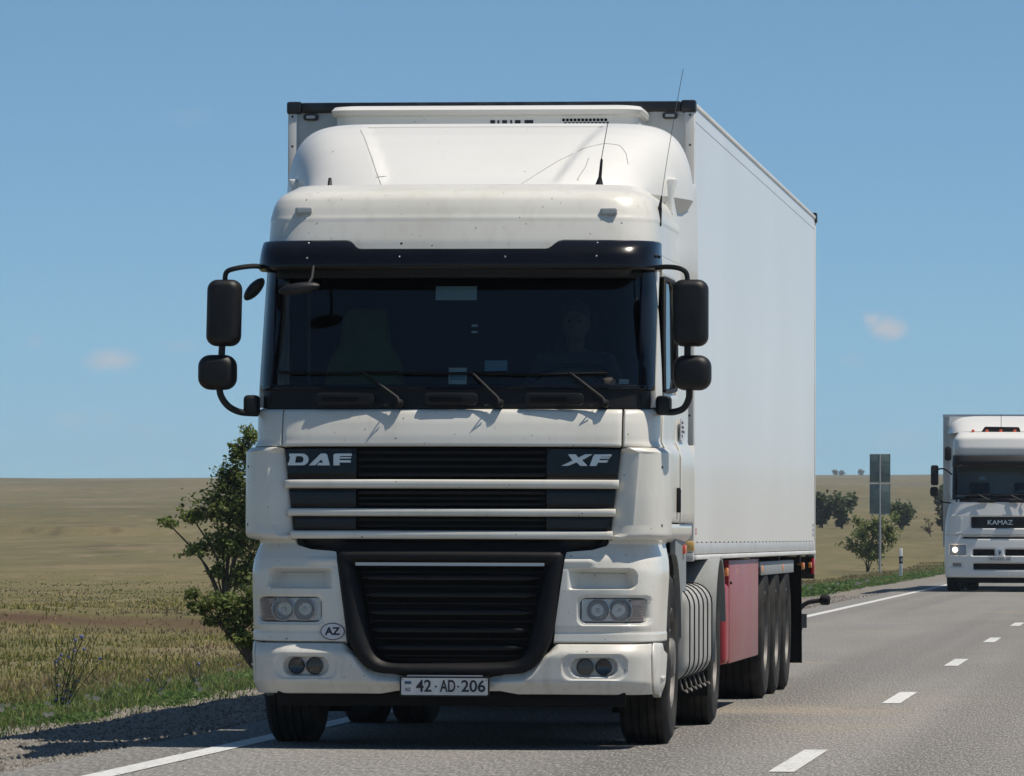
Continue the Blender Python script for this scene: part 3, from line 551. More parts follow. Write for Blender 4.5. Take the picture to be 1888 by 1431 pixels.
# ------------------------------------------------------------------ sign and marker post
def build_sign():
    b = at(1622.5, 1035, 246); z0 = float(gz(b.x, 246)); root = empty('road_sign', (b.x, 246, z0)); tag(root, 'double road sign seen from behind, two grey panels on one post', 'sign')
    s = 246/F_PX; top = (1035-838)*s+at(1622.5, 1035, 246).z-z0
    MB().tube([(0, 0, -.2), (0, 0, top)], .045, 10).build('post', POST, root)
    for z1, z0_ in ((top, top-52*s), (top-55*s, top-110*s)):
        pn = MB().span((-18.5*s, -.10, z0_), (18*s, -.085, z1)).build('panel', SIGN_BACK, root, .006)
        MB().span((-19*s, -.112, z0_-.01), (18.4*s, -.08, z0_+.03)).build('panel_rim', POST, pn); MB().span((-19*s, -.112, z1-.02), (18.4*s, -.08, z1+.012)).build('panel_rim', POST, pn)
        for t in (.3, .7): MB().span((-18*s, -.13, z0_+(z1-z0_)*t-.02), (17.5*s, -.10, z0_+(z1-z0_)*t+.02)).build('bracket', SIGN_BACK, pn)
        for sx_ in (-1, 1): MB().span((sx_*18.3*s-.015, -.114, z0_), (sx_*18.3*s+.015, -.08, z1)).build('panel_rim', SIGN_BACK, pn)
    for t in (.12, .5, .88): MB().span((-.07, -.17, top*(.43+.55*t)-.03), (.07, -.05, top*(.43+.55*t)+.03)).build('clamp', POST, root)
    MB().tube([(0, -.15, top-112*s), (0, -.15, top)], .04, 8).build('mounting_rail', POST, root)
    b = at(1661, 1055, 200); z0 = float(gz(b.x, 200)); d = empty('delineator_post', (b.x, 200, z0)); tag(d, 'short white roadside marker post with black band near the road sign', 'post')
    h = at(1661, 1011, 200).z-z0; MB().loft([[(x, y, z) for x, y in ((-.055, -.04), (.055, -.04), (.055, .04), (-.055, .04))] for z in (-.1, h)]).build('post', POST_WHITE, d, .01)
    MB().loft([[(x, y, z) for x, y in ((-.058, -.043), (.058, -.043), (.058, .043), (-.058, .043))] for z in (h*.50, h*.74)]).build('black_band', BLACK, d); MB().span((.0, -.05, h*.56), (.045, -.042, h*.68)).build('reflector', STICKER, d)
build_sign()

# ------------------------------------------------------------------ curved cab skins
class Skin:
    """a cab's outer skin: plan curve (front, rounded corner, side) swept over height; s runs along the plan from the centre line"""
    def __init__(k, prof, hw, front=.88, bow=.05, corner=((1.10, .073), (1.20, .15), (1.22, .42)), side=(1.262, 2.3), ymax=2.3, nom=1.22):
        X = np.linspace(0, front, 60); Y = bow*(X/.9)**2
        p0 = np.array([X[-1], Y[-1]]); p1, p2, p3 = map(np.array, corner)
        t = np.linspace(0, 1, 60)[1:, None]
        B = (1-t)**3*p0+3*(1-t)**2*t*p1+3*(1-t)*t*t*p2+t**3*p3
        E = p3+(np.array(side)-p3)*np.linspace(0, 1, 30)[1:, None]
        T = np.vstack([np.stack([X, Y], 1), B, E]); d = np.r_[0, np.cumsum(np.hypot(*np.diff(T, axis=0).T))]
        k.S, k.X, k.Y = d, T[:, 0], T[:, 1]; k.pz, k.py = zip(*prof); k.hz, k.hx = zip(*hw); k.nom = nom; k.ymax = ymax
    def prof(k, z): return sum(np.interp(z+e*(1+2.2*sstep(3.1, 3.16, z)), k.pz, k.py) for e in (-.012, -.008, -.004, 0, .004, .008, .012))/7
    def k_(k, z): return sum(np.interp(z+e*(1+1.2*sstep(3.05, 3.1, z)), k.hz, k.hx) for e in (-.02, -.013, -.006, 0, .006, .013, .02))/7/k.nom
    def sx(k, x, z): return np.sign(x)*np.interp(np.abs(x)/k.k_(z), k.X, k.S)
    def sy(k, y, z, sg=1): return sg*np.interp(y-k.prof(z), k.Y, k.S)
    def pos(k, s, z):
        a = np.abs(s); x = np.sign(s)*np.interp(a, k.S, k.X)*k.k_(z); y = np.minimum(k.prof(z)+np.interp(a, k.S, k.Y), k.ymax)
        return np.stack([x, y, z+0*x], -1)
    def at(k, s, z):
        e = .004; P = k.pos(s, z); ds = k.pos(s+e, z)-k.pos(s-e, z); dz = k.pos(s, z+e)-k.pos(s, z-e)
        n = np.cross(ds, dz); n /= np.linalg.norm(n, axis=-1, keepdims=True)+1e-9
        return P, n
def patch(name, sk, sf, zf, nu, nv, material, parent, disp=None, off=0., thick=.02, bev=.004, cap=False):
    c = np.array([[0, 0], [1, 0], [0, 1], [1, 1], [.5, 0], [.5, 1]], float); zc = zf(c[:, 0], c[:, 1])+0*c[:, 0]; sc_ = sf(c[:, 0], c[:, 1], zc)+0*zc
    eu = min(.2, bev*1.3/max(np.ptp(sc_), .01)); ev = min(.2, bev*1.3/max(np.ptp(zc), .01))
    u = np.r_[0, np.linspace(eu, 1-eu, nu), 1]; v = np.r_[0, np.linspace(ev, 1-ev, nv), 1]
    U, Vv = np.meshgrid(u, v, indexing='ij'); Z = zf(U, Vv)+0*U; S = sf(U, Vv, Z)+0*U
    P, n = sk.at(S, Z); D = np.full(S.shape, float(off))
    if disp is not None: D = D+disp(P[..., 0], Z, S)
    B = np.zeros(S.shape, bool); B[0] = B[-1] = True; B[:, 0] = B[:, -1] = True
    D[B] -= bev
    V = (P+n*D[..., None]); a, b = S.shape; idx = np.arange(a*b).reshape(a, b)
    flip = S[-1, 0] < S[0, 0]
    F = np.stack([idx[:-1, :-1], idx[1:, :-1], idx[1:, 1:], idx[:-1, 1:]], -1).reshape(-1, 4).tolist()
    loop = [(i, 0) for i in range(a)]+[(a-1, j) for j in range(1, b)]+[(i, b-1) for i in range(a-2, -1, -1)]+[(0, j) for j in range(b-2, 0, -1)]
    R = [P[q]+n[q]*(D[q]-thick) for q in loop]; base = a*b; m = len(loop)
    for i in range(m): j = (i+1) % m; F.append([int(idx[loop[i]]), base+i, base+j, int(idx[loop[j]])])
    Vl = V.reshape(-1, 3).tolist()+[list(map(float, r)) for r in R]
    if cap: F.append([int(idx[i, b-1]) for i in range(a)])
    if flip: F = [f[::-1] for f in F]
    me = bpy.data.meshes.new(name); me.from_pydata(Vl, [], F); me.update(); finish(me, material, True, 40, fix=False)
    return new_obj(name, me, parent)
def lin(a, b): return lambda u, v: a+(b-a)*v
def spanx(sk, x0, x1): return lambda u, v, z: sk.sx(x0+(x1-x0)*u, z)

# wheels: outer face at local x = 0, body towards -x
_wheel_cache = {}
def wheel_meshes(kind, r=.515, w=.31):
    if (kind, w) in _wheel_cache: return _wheel_cache[(kind, w)]
    g = []
    for i in range(5):
        c = -w/2+(i-2)*w*.155; g += [(r, c-w*.055), (r, c+w*.055)]+([(r-.012, c+w*.06), (r-.012, c+w*.095)] if i < 4 else [])
    prof = [(.29, -w+.03), (.33, -w+.012), (.40, -w), (.46, -w+.008), (r-.012, -w+.03)]+g+[(r-.012, -.03), (.475, -.010), (.46, -.006), (.452, -.009), (.40, 0), (.36, -.004), (.345, -.010), (.325, -.012), (.30, -.02), (.285, -.035)]
    ty = MB().lathe(prof, (0, 0, 0), (1, 0, 0), 56).build('tyre', RUBBER); me_t = ty.data; bpy.data.objects.remove(ty)
    m = MB()
    if kind == 'front':
        m.lathe([(.296, -w+.05), (.296, -.03), (.303, -.016), (.290, -.012), (.278, -.03), (.268, -.07), (.235, -.055), (.21, -.035), (.15, -.05), (.125, -.05), (.118, -.01), (.10, .005), (.05, .008), (.001, .009)], (0, 0, 0), (1, 0, 0), 48); nr, nx = .168, -.045
    else:
        m.lathe([(.296, -w+.05), (.296, -.03), (.303, -.016), (.290, -.012), (.28, -.04), (.272, -.13), (.24, -.165), (.20, -.175), (.14, -.175), (.13, -.11), (.12, -.075), (.06, -.07), (.001, -.07)], (0, 0, 0), (1, 0, 0), 48); nr, nx = .168, -.15
    for k in range(10):
        a = k*math.pi/5; m.lathe([(.017, -.03), (.017, .012), (.012, .02), (.001, .021)], (nx, nr*math.cos(a), nr*math.sin(a)), (1, 0, 0), 8)
    ri = m.build('rim', STEEL); me_r = ri.data; bpy.data.objects.remove(ri)
    h = MB()
    for k in range(10):
        a = (k+.5)*math.pi/5; h.lathe([(.022, -.01), (.022, .0), (.001, .001)], (nx-.030 if kind == 'front' else nx-.018, .236*math.cos(a), .236*math.sin(a)), (1, 0, 0), 10)
    ho = h.build('vent_holes', BLACK_MATT); me_h = ho.data; bpy.data.objects.remove(ho)
    _wheel_cache[(kind, w)] = (me_t, me_r, me_h); return _wheel_cache[(kind, w)]
def wheel(parent, x, y, kind='front', r=.515, w=.31, inner=False, dz=0.):
    t, ri, ho = wheel_meshes(kind, r, w)
    e = empty('wheel', (x, y, r-.008+dz), 0 if x > 0 else math.pi, parent)
    new_obj('tyre', t, e); new_obj('rim', ri, e)
    if not inner: stuff(new_obj('vent_holes', ho, e))
    return e

# ------------------------------------------------------------------ the tractor in front
TS = .98; TR = empty('truck_tractor', (-4.08*TS, 34.6*TS, CAM_H*(1-TS)), rad(.6)); TR.scale = (TS, TS, TS)
tag(TR, 'large white truck tractor in front with black sun visor, white-barred grille and side mirrors', 'truck')
def build_tractor():
    sk = Skin(prof=[(.25, .10), (.30, .05), (.345, .020), (.36, .002), (.38, 0), (.52, 0), (.545, .008), (.60, .055), (.66, .06), (.685, .052), (.9, .05), (1.02, .055), (1.08, .070), (1.15, .105), (1.185, .125), (1.20, .06), (1.45, .06), (1.73, .072), (1.80, .083), (1.88, .105), (1.94, .13), (1.965, .155),
                    (2.09, .17), (2.76, .34), (2.88, .345), (2.95, .36), (3.085, .405), (3.09, .413), (3.18, .45), (3.24, .49), (3.28, .60), (3.30, .78)],
              hw=[(.28, 1.17), (.34, 1.195), (.5, 1.205), (.65, 1.205), (1.0, 1.215), (1.08, 1.205), (1.185, 1.17), (1.21, 1.22), (1.74, 1.22), (1.75, 1.19), (2.07, 1.195), (2.75, 1.175), (2.95, 1.165), (3.1, 1.16), (3.2, 1.135), (3.26, 1.09), (3.30, 1.0)])
    T = TR
    # -- dark core so that panel gaps read dark
    MB().span((-1.02, .30, .62), (1.02, .36, 2.04)).build('dark_core', BLACK_MATT, T)
    # -- lower bumper
    def zt(x): return np.interp(np.abs(x), [0, .235, .27, .31, .42, .48, .53, .57, .60, .63], [.392, .392, .405, .422, .432, .462, .515, .573, .590, .592])
    def bump_disp(x, z, s):
        d = np.zeros_like(x)
        for c in (-.845, .845):
            q = sdrr(x, z, c, .457, .185, .072, .06); d -= .010*sstep(.006, -.004, q)
            q = sdrr(x, z, c+.012*np.sign(c)*0, .457, .135, .056, .055); d -= .030*sstep(.004, -.010, q)
        lip = np.clip((zt(x)-z)/.02, 0, 1)
        d -= .05*(1-sstep(.0, .07, zt(x)-z))*sstep(.64, .56, np.abs(x))
        return d
    bx = lambda u, v, z: sk.sx(-1.165+2.33*u, z)
    def bz(u, v): x = -1.165+2.33*u; b = np.interp(np.abs(x), [0, .30, .40, 1.165], [.315, .315, .296, .292]); return b+(zt(x)-b)*v
    B = patch('bumper', sk, bx, bz, 300, 40, WHITE_LOW, T, bump_disp, thick=.05)
    for sg in (-1, 1):
        e = patch('bumper_end', sk, lambda u, v, z, sg=sg: sg*(sk.sx(1.172, z)+(sk.sy(.82, z)-sk.sx(1.172, z))*u), lambda u, v: np.interp(u, [0, .45, 1], [.292, .285, .262])+(.592-.285)*v*np.interp(u, [0, .5, .62, 1], [1, 1, .90, .86]), 24, 16, WHITE_LOW, T, thick=.04)
        MB().span((sg*1.13, .46, .575), (sg*1.203, .8, .64)).build('step_gap_shade', BLACK, T)  # black box stands in for the shade inside the gap
        MB().box((sg*1.205, .62, .385), (.012, .28, .018)).build('bumper_step', WHITE_LOW, T, .004)
    # fog lamps
    for c in (-.845, .845):
        for k in (-1, 1):
            x = c+.054*k; y = sk.pos(np.array([sk.sx(x, .457)]), np.array([.457]))[0][1]+.030
            bright = (k*c < 0)
            hb = MB().lathe([(.047, .012), (.049, -.012), (.044, -.018), (.041, -.008)] + ([(.030, .010), (.012, .016), (.001, .016)] if bright else [(.03, -.004), (.001, -.002)]), (x, y, .457), (0, 1, 0), 28)
            lamp = hb.build('fog_lamp', CHROME if bright else LAMP_DARK, T)
            if bright:
                MB().lathe([(.012, .014), (.012, -.002), (.001, -.004)], (x, y, .457), (0, 1, 0), 12).build('bulb', LAMP_DARK, lamp)
                MB().lathe([(.045, -.011), (.03, -.017), (.001, -.02)], (x, y, .457), (0, 1, 0), 24).build('lamp_glass', LAMPGLASS, lamp)
                MB().lathe([(.050, .0), (.051, -.014), (.046, -.0175), (.044, -.012)], (x, y, .457), (0, 1, 0), 28).build('lamp_ring', LAMP_DARK, lamp)
    # -- headlight panels
    def hp_disp(x, z, s):
        ax = np.abs(x); d = np.zeros_like(x)
        q = sdrr(ax, z, .86, .968, .225, .060, .045)                       # step recess
        ramp = sstep(.68, .78, ax); d -= .12*sstep(.003, -.010, q)*ramp*np.clip(.6+.4*(z-.9)/.12, .3, 1)
        d += .012*sstep(.0, .03, z-1.035)*sstep(.86, .80, ax)*sstep(1.10, 1.07, z)
        q = sdrr(ax, z, .952, .785, .207, .084, .04); d -= .008*sstep(.006, -.002, q)
        q = sdrr(ax, z, .952, .785, .194, .072, .035); d -= .055*sstep(.003, -.010, q)
        d += .004*sstep(.66, .645, z)
        return d
    def hin(z): return np.interp(z, [.60, .70, 1.10, 1.125, 1.135, 1.16, 1.188], [.605, .612, .668, .675, .82, .905, .925])
    for sg in (-1, 1):
        def sf(u, v, z, sg=sg):
            a = sk.sx(hin(z), z); xk = sk.sx(1.10, z); y_end = .82-.0*z
            b = sk.sy(np.interp(z, [.6, .8, 1.0, 1.1, 1.19], [.78, .80, .86, .95, 1.1]), z)
            r = np.where(u < .78, a+(xk-a)*u/.78, xk+(b-xk)*(u-.78)/.22); return sg*r
        pn = patch('headlight_panel', sk, sf, lin(.602, 1.186), 150, 130, WHITE_LOW if False else WHITE, T, hp_disp, thick=.04)
        # headlight inside the recess
        hl = empty('headlight', (0, 0, 0), 0, T)
        a, b = (.762, 1.143)
        patch('lamp_housing', sk, lambda u, v, z, sg=sg: sg*sk.sx(a+(b-a)*u, z), lin(.716, .855), 30, 12, STEEL, hl, off=-.050, thick=.004, bev=0)
        def bowl(x, r, m, depth=.028, face=.040):
            P, n = sk.at(np.array([sk.sx(x, .786)]), np.array([.786])); p = Vector(P[0]); nn = Vector(n[0]); nn = (nn*.55+Vector((0, -1, 0))*.45).normalized()
            o = p - nn*face
            return MB().lathe([(r+.003, -.006), (r+.003, .026), (r, .027), (r*.93, .018), (r*.72, .004), (r*.4, -.004), (.012, -.005), (.011, .016), (.004, .019), (.001, .019)], o, nn, 28)
        bowl(sg*.862, .064, CHROME).build('reflector', LAMP_SILVER, hl); bowl(sg*.992, .066, CHROME).build('reflector', LAMP_SILVER, hl)
        patch('reflector_surround', sk, lambda u, v, z, sg=sg: sg*sk.sx(.768+(1.07-.768)*u, z), lin(.722, .85), 20, 12, LAMP_SILVER, hl, off=-.040, thick=.002, bev=0)
        patch('indicator', sk, lambda u, v, z, sg=sg: sg*sk.sx(1.056+(1.137-1.056)*u, z), lin(.724, .848), 12, 16, INDIC, hl, lambda x, z, s: .006*np.sin(z*420)*.5, off=-.022, thick=.006, bev=.002)
        patch('lens', sk, lambda u, v, z, sg=sg: sg*sk.sx(np.where(v > .5, .766+.02*(2*v-1)**2*0+.012*v, .766)+(1.141-.766)*u, z), lin(.719, .852), 30, 10, HLENS, hl, off=-.010, thick=.0, bev=0)
    # small square cover plate under the right lamp: fine groove frame
    m = MB()
    for (x0, x1, z0, z1) in ((.925, .927, .62, .665), (.987, .989, .62, .665), (.925, .989, .62, .6215), (.925, .989, .6635, .665)):
        y = .052; m.span((x0, .098, z0), (x1, .104, z1))
    # -- black band above the lower grille
    def bandz(u, v): x = -.93+1.86*u; b = np.interp(np.abs(x), [0, .64, .67, .84, .89, .915, .93], [1.09, 1.09, 1.12, 1.128, 1.142, 1.165, 1.186]); return b+(1.20-b)*v
    patch('grille_band', sk, lambda u, v, z: sk.sx(-.93+1.86*u, z), bandz, 80, 6, BLACK, T, off=-.035, thick=.02)
    # -- lower grille: frame, slats, strip
    half = [(0, .398), (.25, .400), (.31, .412), (.42, .422), (.485, .452), (.535, .505), (.575, .572), (.60, .65), (.632, .9), (.660, 1.10), (.645, 1.118), (.60, 1.124), (0, 1.126)]
    inn = [(0, .482), (.25, .482), (.33, .485), (.385, .500), (.425, .535), (.455, .60), (.475, .68), (.505, .84), (.545, 1.02), (.540, 1.030), (.52, 1.033), (0, 1.033)]
    def resamp(h, n=60):
        h = np.array([(p.x, p.y) for p in smooth_path([(x, z, 0) for x, z in h], 6)]); d = np.r_[0, np.cumsum(np.hypot(*np.diff(h, axis=0).T))]; t = np.linspace(0, d[-1], n)
        R = np.stack([np.interp(t, d, h[:, 0]), np.interp(t, d, h[:, 1])], 1); return np.vstack([R, (R*[-1, 1])[-2:0:-1]])
    Ro, Ri = resamp(half), resamp(inn)
    def ysurf(x, z): return sk.pos(sk.sx(x, z), z)[..., 1]
    def ring(R, dy): y = .05*(np.abs(R[:, 0])/.9)**2+np.interp(R[:, 1], [.38, .45, .6, .8, 1.13], [.02, .0, .0, .02, .045])+dy; return [(float(a), float(c), float(b)) for (a, b), c in zip(R, y)]
    mid = lambda t: Ro+(Ri-Ro)*t
    fr = MB().loft([ring(mid(-.03), .10), ring(mid(-.02), .035), ring(mid(.0), .012), ring(mid(.06), .0), ring(mid(.30), -.010), ring(mid(.55), -.004), ring(mid(.80), .020), ring(mid(1), .05), ring(mid(1.02), .14)], caps=False)
    GR = fr.build('lower_grille', mat('grille_frame_black', (.004, .004, .005), .55, spec=.25), T, angle=50)
    MB().prism([tuple(p) for p in Ri*1.04], .17, .19).build('grille_backing', BLACK_MATT, GR)
    def inner_w(z): q = Ri[Ri[:, 0] >= 0]; o = np.argsort(q[:, 1]); return float(np.interp(z, q[o, 1], q[o, 0]))
    for z in (.565, .668, .770, .872, .972):
        w = inner_w(z+.0)-.012; n = 20; rings = []
        for i in range(n+1):
            x = -w+2*w*i/n; y = .05*(abs(x)/.9)**2+.055; t = min(1, (1-abs(x)/w)/.06)**.5 if abs(x) < w else .05
            rings.append([(x, y+a, z+b*max(t, .1)) for a, b in ((.0, -.012), (-.006, .0), (.0, .014), (.018, .022), (.05, .026), (.07, .020), (.055, .008), (.03, -.008))])
        MB().loft(rings).build('slat', BLACK, GR, angle=60)
    for z in (.517, .617, .719, .821, .922, 1.005): MB().span((-inner_w(z)*.98, .13, z-.004), (inner_w(z)*.98, .16, z+.004)).build('slat', BLACK, GR)
    n = 16; rings = []
    for i in range(n+1):
        x = -.552+1.104*i/n; y = .05*(abs(x)/.9)**2+.030; rings.append([(x, y, 1.040), (x, y-.006, 1.043), (x, y-.006, 1.058), (x, y, 1.061), (x, y+.01, 1.05)])
    MB().loft(rings).build('trim_strip', ALU, GR, angle=60)
    # -- number plate
    NP = MB().prism(rrect(-.018, .343, .262, .058, .012), -.045, -.030).build('number_plate', BLACK, T, .003)
    MB().prism(rrect(-.018, .343, .252, .049, .008), -.048, -.044).build('plate_face', PLATE, NP)
    MB().box((-.018, -.03, .405), (.44, .02, .008)).build('plate_holder', ALU, NP, .002)
    text('plate_lettering', '42', INK, NP, (-.138, -.0495, .343), .070, .090, depth=.001, bold=.018)
    text('plate_lettering', 'AD', INK, NP, (.002, -.0495, .343), .070, .090, depth=.001, bold=.018)
    text('plate_lettering', '206', INK, NP, (.150, -.0495, .343), .070, .140, depth=.001, bold=.018)
    MB().prism(rrect(-.068, .343, .006, .005, .004, 3), -.0505, -.0475).build('plate_dash', INK, NP)
    MB().prism(rrect(.062, .343, .006, .005, .004, 3), -.0505, -.0475).build('plate_dash', INK, NP)
    MB().span((-.250, -.0500, .362), (-.212, -.0475, .367)).build('flag_stripe', INK_BLUE, NP); MB().span((-.250, -.0500, .368), (-.212, -.0475, .374)).build('flag_stripe', mat('flag_blue', (.05, .13, .30), .5), NP)
    MB().span((-.250, -.0500, .3565), (-.212, -.0475, .361)).build('flag_stripe', mat('flag_green', (.06, .14, .10), .5), NP)
    shape2d('plate_code_frame', [[(-.026, -.018), (.026, -.018), (.026, .018), (-.026, .018)], [(-.023, -.015), (-.023, .015), (.023, .015), (.023, -.015)]], STICKER, NP, Matrix.Translation((-.231, -.0495, .325)) @ FRONT, .001)
    text('plate_code', 'AZ', INK, NP, (-.231, -.0495, .325), .018, .032, depth=.001)
    for sx in (-.262, .226): MB().lathe([(.004, 0), (.003, -.003), (.001, -.003)], (sx, -.048, .382), (0, 1, 0), 8).build('plate_bolt', INK, NP)
    # -- oval country sticker
    P, n_ = sk.at(np.array([sk.sx(-.688, .658)]), np.array([.658])); ang = math.atan2(-n_[0][0], -n_[0][1])
    SM = Matrix.Translation(Vector(P[0])+Vector(n_[0])*.009) @ Matrix.Rotation(-math.atan2(n_[0][0], -n_[0][1])*-1, 4, 'Z') @ FRONT
    el = lambda a, b: [(a*math.cos(t*math.pi/20), b*math.sin(t*math.pi/20)) for t in range(40)]
    ST = shape2d('country_sticker', [el(.070, .048)], STICKER, T, SM, .001)
    shape2d('sticker_ring', [el(.072, .050), el(.0675, .0455)], INK_BLUE, ST, SM, .0022)
    az = text('sticker_lettering', 'AZ', INK_BLUE, ST, (0, 0, 0), .046, .092, depth=.0022, bold=.035); az.data.transform(SM @ FRONT.inverted())
    # -- corner deflectors
    def xb(z): return np.interp(z, [1.19, 1.205, 1.23, 1.28, 1.70, 1.715, 1.735], [.935, .99, 1.03, 1.055, 1.085, 1.06, 1.02])
    def cd(x, z, s):
        ax = np.abs(x); xin = np.interp(z, [1.19, 1.735], [.932, 1.0]); end = sstep(0, .03, 1.735-z)*sstep(0, .04, z-1.19); r = np.clip((ax-xin)/np.maximum(xb(z)-xin, .004), 0, 1)
        return np.where(ax < xb(z), -.055+.073*r, .018+.018*end*sstep(xb(z), xb(z)+.09, ax))*(.35+.65*end)
    for sg in (-1, 1):
        def sf(u, v, z, sg=sg):
            a = sk.sx(np.interp(z, [1.19, 1.735], [.932, 1.0]), z); m_ = sk.sx(1.14, z); b = sk.sy(.56, z)
            return sg*np.where(u < .6, a+(m_-a)*u/.6, m_+(b-m_)*(u-.6)/.4)
        c = patch('corner_deflector', sk, sf, lin(1.192, 1.732), 130, 110, WHITE, T, cd, thick=.05)
        for z in (1.28, 1.62):
            P, n_ = sk.at(np.array([sg*sk.sx(1.185, z)]), np.array([z])); MB().lathe([(.009, -.03), (.009, .004), (.001, .005)], Vector(P[0])+Vector(n_[0])*.034, Vector(n_[0]), 10).build('bolt', CHASSIS, c)
    # -- upper grille
    GU = patch('upper_grille', sk, spanx(sk, -1.0, 1.0), lin(1.19, 1.74), 40, 12, BLACK_MATT, T, off=-.07, thick=.01)
    for sg in (-1, 1):
        for z0, z1 in ((1.548, 1.730), (1.379, 1.491), (1.249, 1.328)):
            patch('blank_plate', sk, lambda u, v, z, sg=sg: sg*sk.sx(.56+(np.interp(z, [1.19, 1.735], [.928, .996])-.56)*u, z), lin(z0, z1), 16, 6, BLACK_GLOSS, GU, off=-.028, thick=.03)
    for z, h in ((1.705, .012), (1.665, .014), (1.625, .012), (1.575, .022), (1.47, .016), (1.435, .012), (1.40, .016), (1.31, .012), (1.275, .012)):
        patch('slat', sk, spanx(sk, -.55, .55), lin(z-h/2, z+h/2), 30, 2, BLACK, GU, off=-.040, thick=.03, bev=.003)
    for z0, z1, x in ((1.494, 1.545, .980), (1.330, 1.376, .962), (1.192, 1.246, .945)):
        patch('grille_bar', sk, spanx(sk, -x, x), lin(z0, z1), 60, 8, WHITE, GU, lambda X, z, s, z0=z0, z1=z1: .012*np.clip(1-((z-(z0+z1)/2)/((z1-z0)/2))**2, 0, 1)**.5+0*X, off=-.006, thick=.035, bev=.006)
    # lettering, raised metal
    def letters(name, glyphs, cx0, cx1, z0, z1):
        for loops, gx0, gx1 in glyphs:
            w = cx1-cx0; xm = cx0+w*(gx0+gx1)/2
            P, n_ = sk.at(np.array([sk.sx(xm, 1.66)]), np.array([1.66])); M = Matrix.Translation(Vector((0, P[0][1]+.026, 0))) @ FRONT
            shape2d(name, [[(cx0+w*x, z0+(z1-z0)*y) for x, y in lp] for lp in loops], LETTER, GU, M, .007, .0012)
    arc = lambda cx, cy_, rx, ry, a0, a1, n=8: [(cx+rx*math.cos(a0+(a1-a0)*i/n), cy_+ry*math.sin(a0+(a1-a0)*i/n)) for i in range(n+1)]
    h_ = math.pi/2
    Dg = ([[(0, 0), (.22, 0)]+arc(.22, .5, .10, .5, -h_, h_)+[(.02, 1), (.02, .80), (.035, .80), (.015, .2), (0, .2)],
           [(.105, .2), (.125, .8)]+arc(.195, .5, .05, .3, h_, -h_)], 0, .32)
    Ag = ([[(.335, 0), (.43, 0), (.53, .66), (.585, .2), (.50, .2), (.47, 0), (.69, 0), (.60, .92), (.575, 1), (.505, 1)]], .335, .69)
    Ag = ([[(.335, 0), (.425, 0), (.525, .52), (.555, .2), (.49, .2), (.46, 0), (.655, 0), (.615, .9), (.59, 1), (.515, 1)]], .335, .66)
    Fg = ([[(.72, 0), (.81, 0), (.81, .25), (.985, .25), (.985, .43), (.81, .43), (.81, .60), (.99, .60), (.99, .70), (.81, .70), (.83, .82), (1, .82), (1, 1), (.75, 1), (.72, .9)]], .72, 1)
    letters('letter', [Dg, Ag, Fg], -.962, -.585, 1.627, 1.694)
    Xg = ([[(0, 0), (.13, 0), (.28, .33), (.335, 0), (.49, 0), (.40, .52), (.56, 1), (.45, 1), (.34, .66), (.29, 1), (.13, 1), (.225, .45)]], 0, .55)
    Xg = ([[(0, 0), (.12, 0), (.295, .32), (.37, 0), (.50, 0), (.40, .50), (.60, 1), (.47, 1), (.33, .70), (.27, 1), (.125, 1), (.215, .45)]], 0, .6)
    Fx = ([[(.56, 0), (.69, 0), (.72, .3), (.90, .3), (.93, .48), (.745, .48), (.76, .64), (.95, .64), (.965, .74), (.78, .74), (.79, .82), (.985, .82), (1, 1), (.66, 1), (.63, .85)]], .56, 1)
    letters('letter', [Xg, Fx], .648, .935, 1.627, 1.692)
    # -- hood and corner panels
    patch('hood_panel', sk, spanx(sk, -.998, .992), lin(1.742, 1.965), 80, 20, WHITE, T, lambda x, z, s: -.014*sstep(1.945, 1.966, z)**2+0*x, thick=.03)
    for sg in (-1, 1):
        patch('corner_panel', sk, lambda u, v, z, sg=sg: sg*(sk.sx(1.006, z)+(sk.sy(.54, z)-sk.sx(1.006, z))*u), lin(1.742, 1.965), 24, 16, WHITE, T, lambda x, z, s: -.014*sstep(1.945, 1.966, z)**2+0*x, thick=.03)
    # -- cowl, windshield and frame
    CW = patch('cowl_panel', sk, spanx(sk, -1.158, 1.158), lin(1.968, 2.088), 60, 10, BLACK, T, off=-.012, thick=.03)
    patch('cowl_lip', sk, spanx(sk, -1.12, 1.12), lin(2.076, 2.10), 60, 3, BLACK_GLOSS, CW, off=.004, thick=.02)
    WS = patch('windshield', sk, spanx(sk, -1.105, 1.105), lin(2.085, 2.80), 60, 30, WINDSHIELD, T, off=-.010, thick=.0, bev=0)
    for sg in (-1, 1):
        patch('windshield_frame', sk, lambda u, v, z, sg=sg: sg*(sk.sx(1.085, z)+(sk.sx(1.168, z)-sk.sx(1.085, z))*u), lin(2.07, 2.82), 8, 20, BLACK_GLOSS, T, off=-.002, thick=.02)
        patch('windshield_pillar', sk, lambda u, v, z, sg=sg: sg*(sk.sx(1.170, z)+(sk.sy(.62, z)-sk.sx(1.170, z))*u), lin(1.972, 2.93), 14, 20, WHITE, T, off=0, thick=.03)
    patch('windshield_frame', sk, spanx(sk, -1.14, 1.14), lin(2.735, 2.83), 40, 4, BLACK, T, off=-.003, thick=.02)
    # cards and stickers behind the glass
    def card(x0, x1, z0, z1, m, off=-.016):
        patch('windshield_card', sk, spanx(sk, x0, x1), lin(z0, z1), 4, 4, m, WS, off=off, thick=.001, bev=0)
    card(-.122, .122, 2.612, 2.694, PAPER_TEAL, -.05); card(-.026, .080, 2.106, 2.203, PAPER_TEAL); card(-.020, .074, 2.13, 2.175, PAPER_BLUE, -.0145)
    card(.184, .316, 2.182, 2.246, PAPER_BLUE); card(.972, 1.030, 2.110, 2.138, PAPER_TEAL); card(.10, .135, 2.445, 2.458, PAPER_TEAL); card(.10, .135, 2.408, 2.420, PAPER_TEAL)
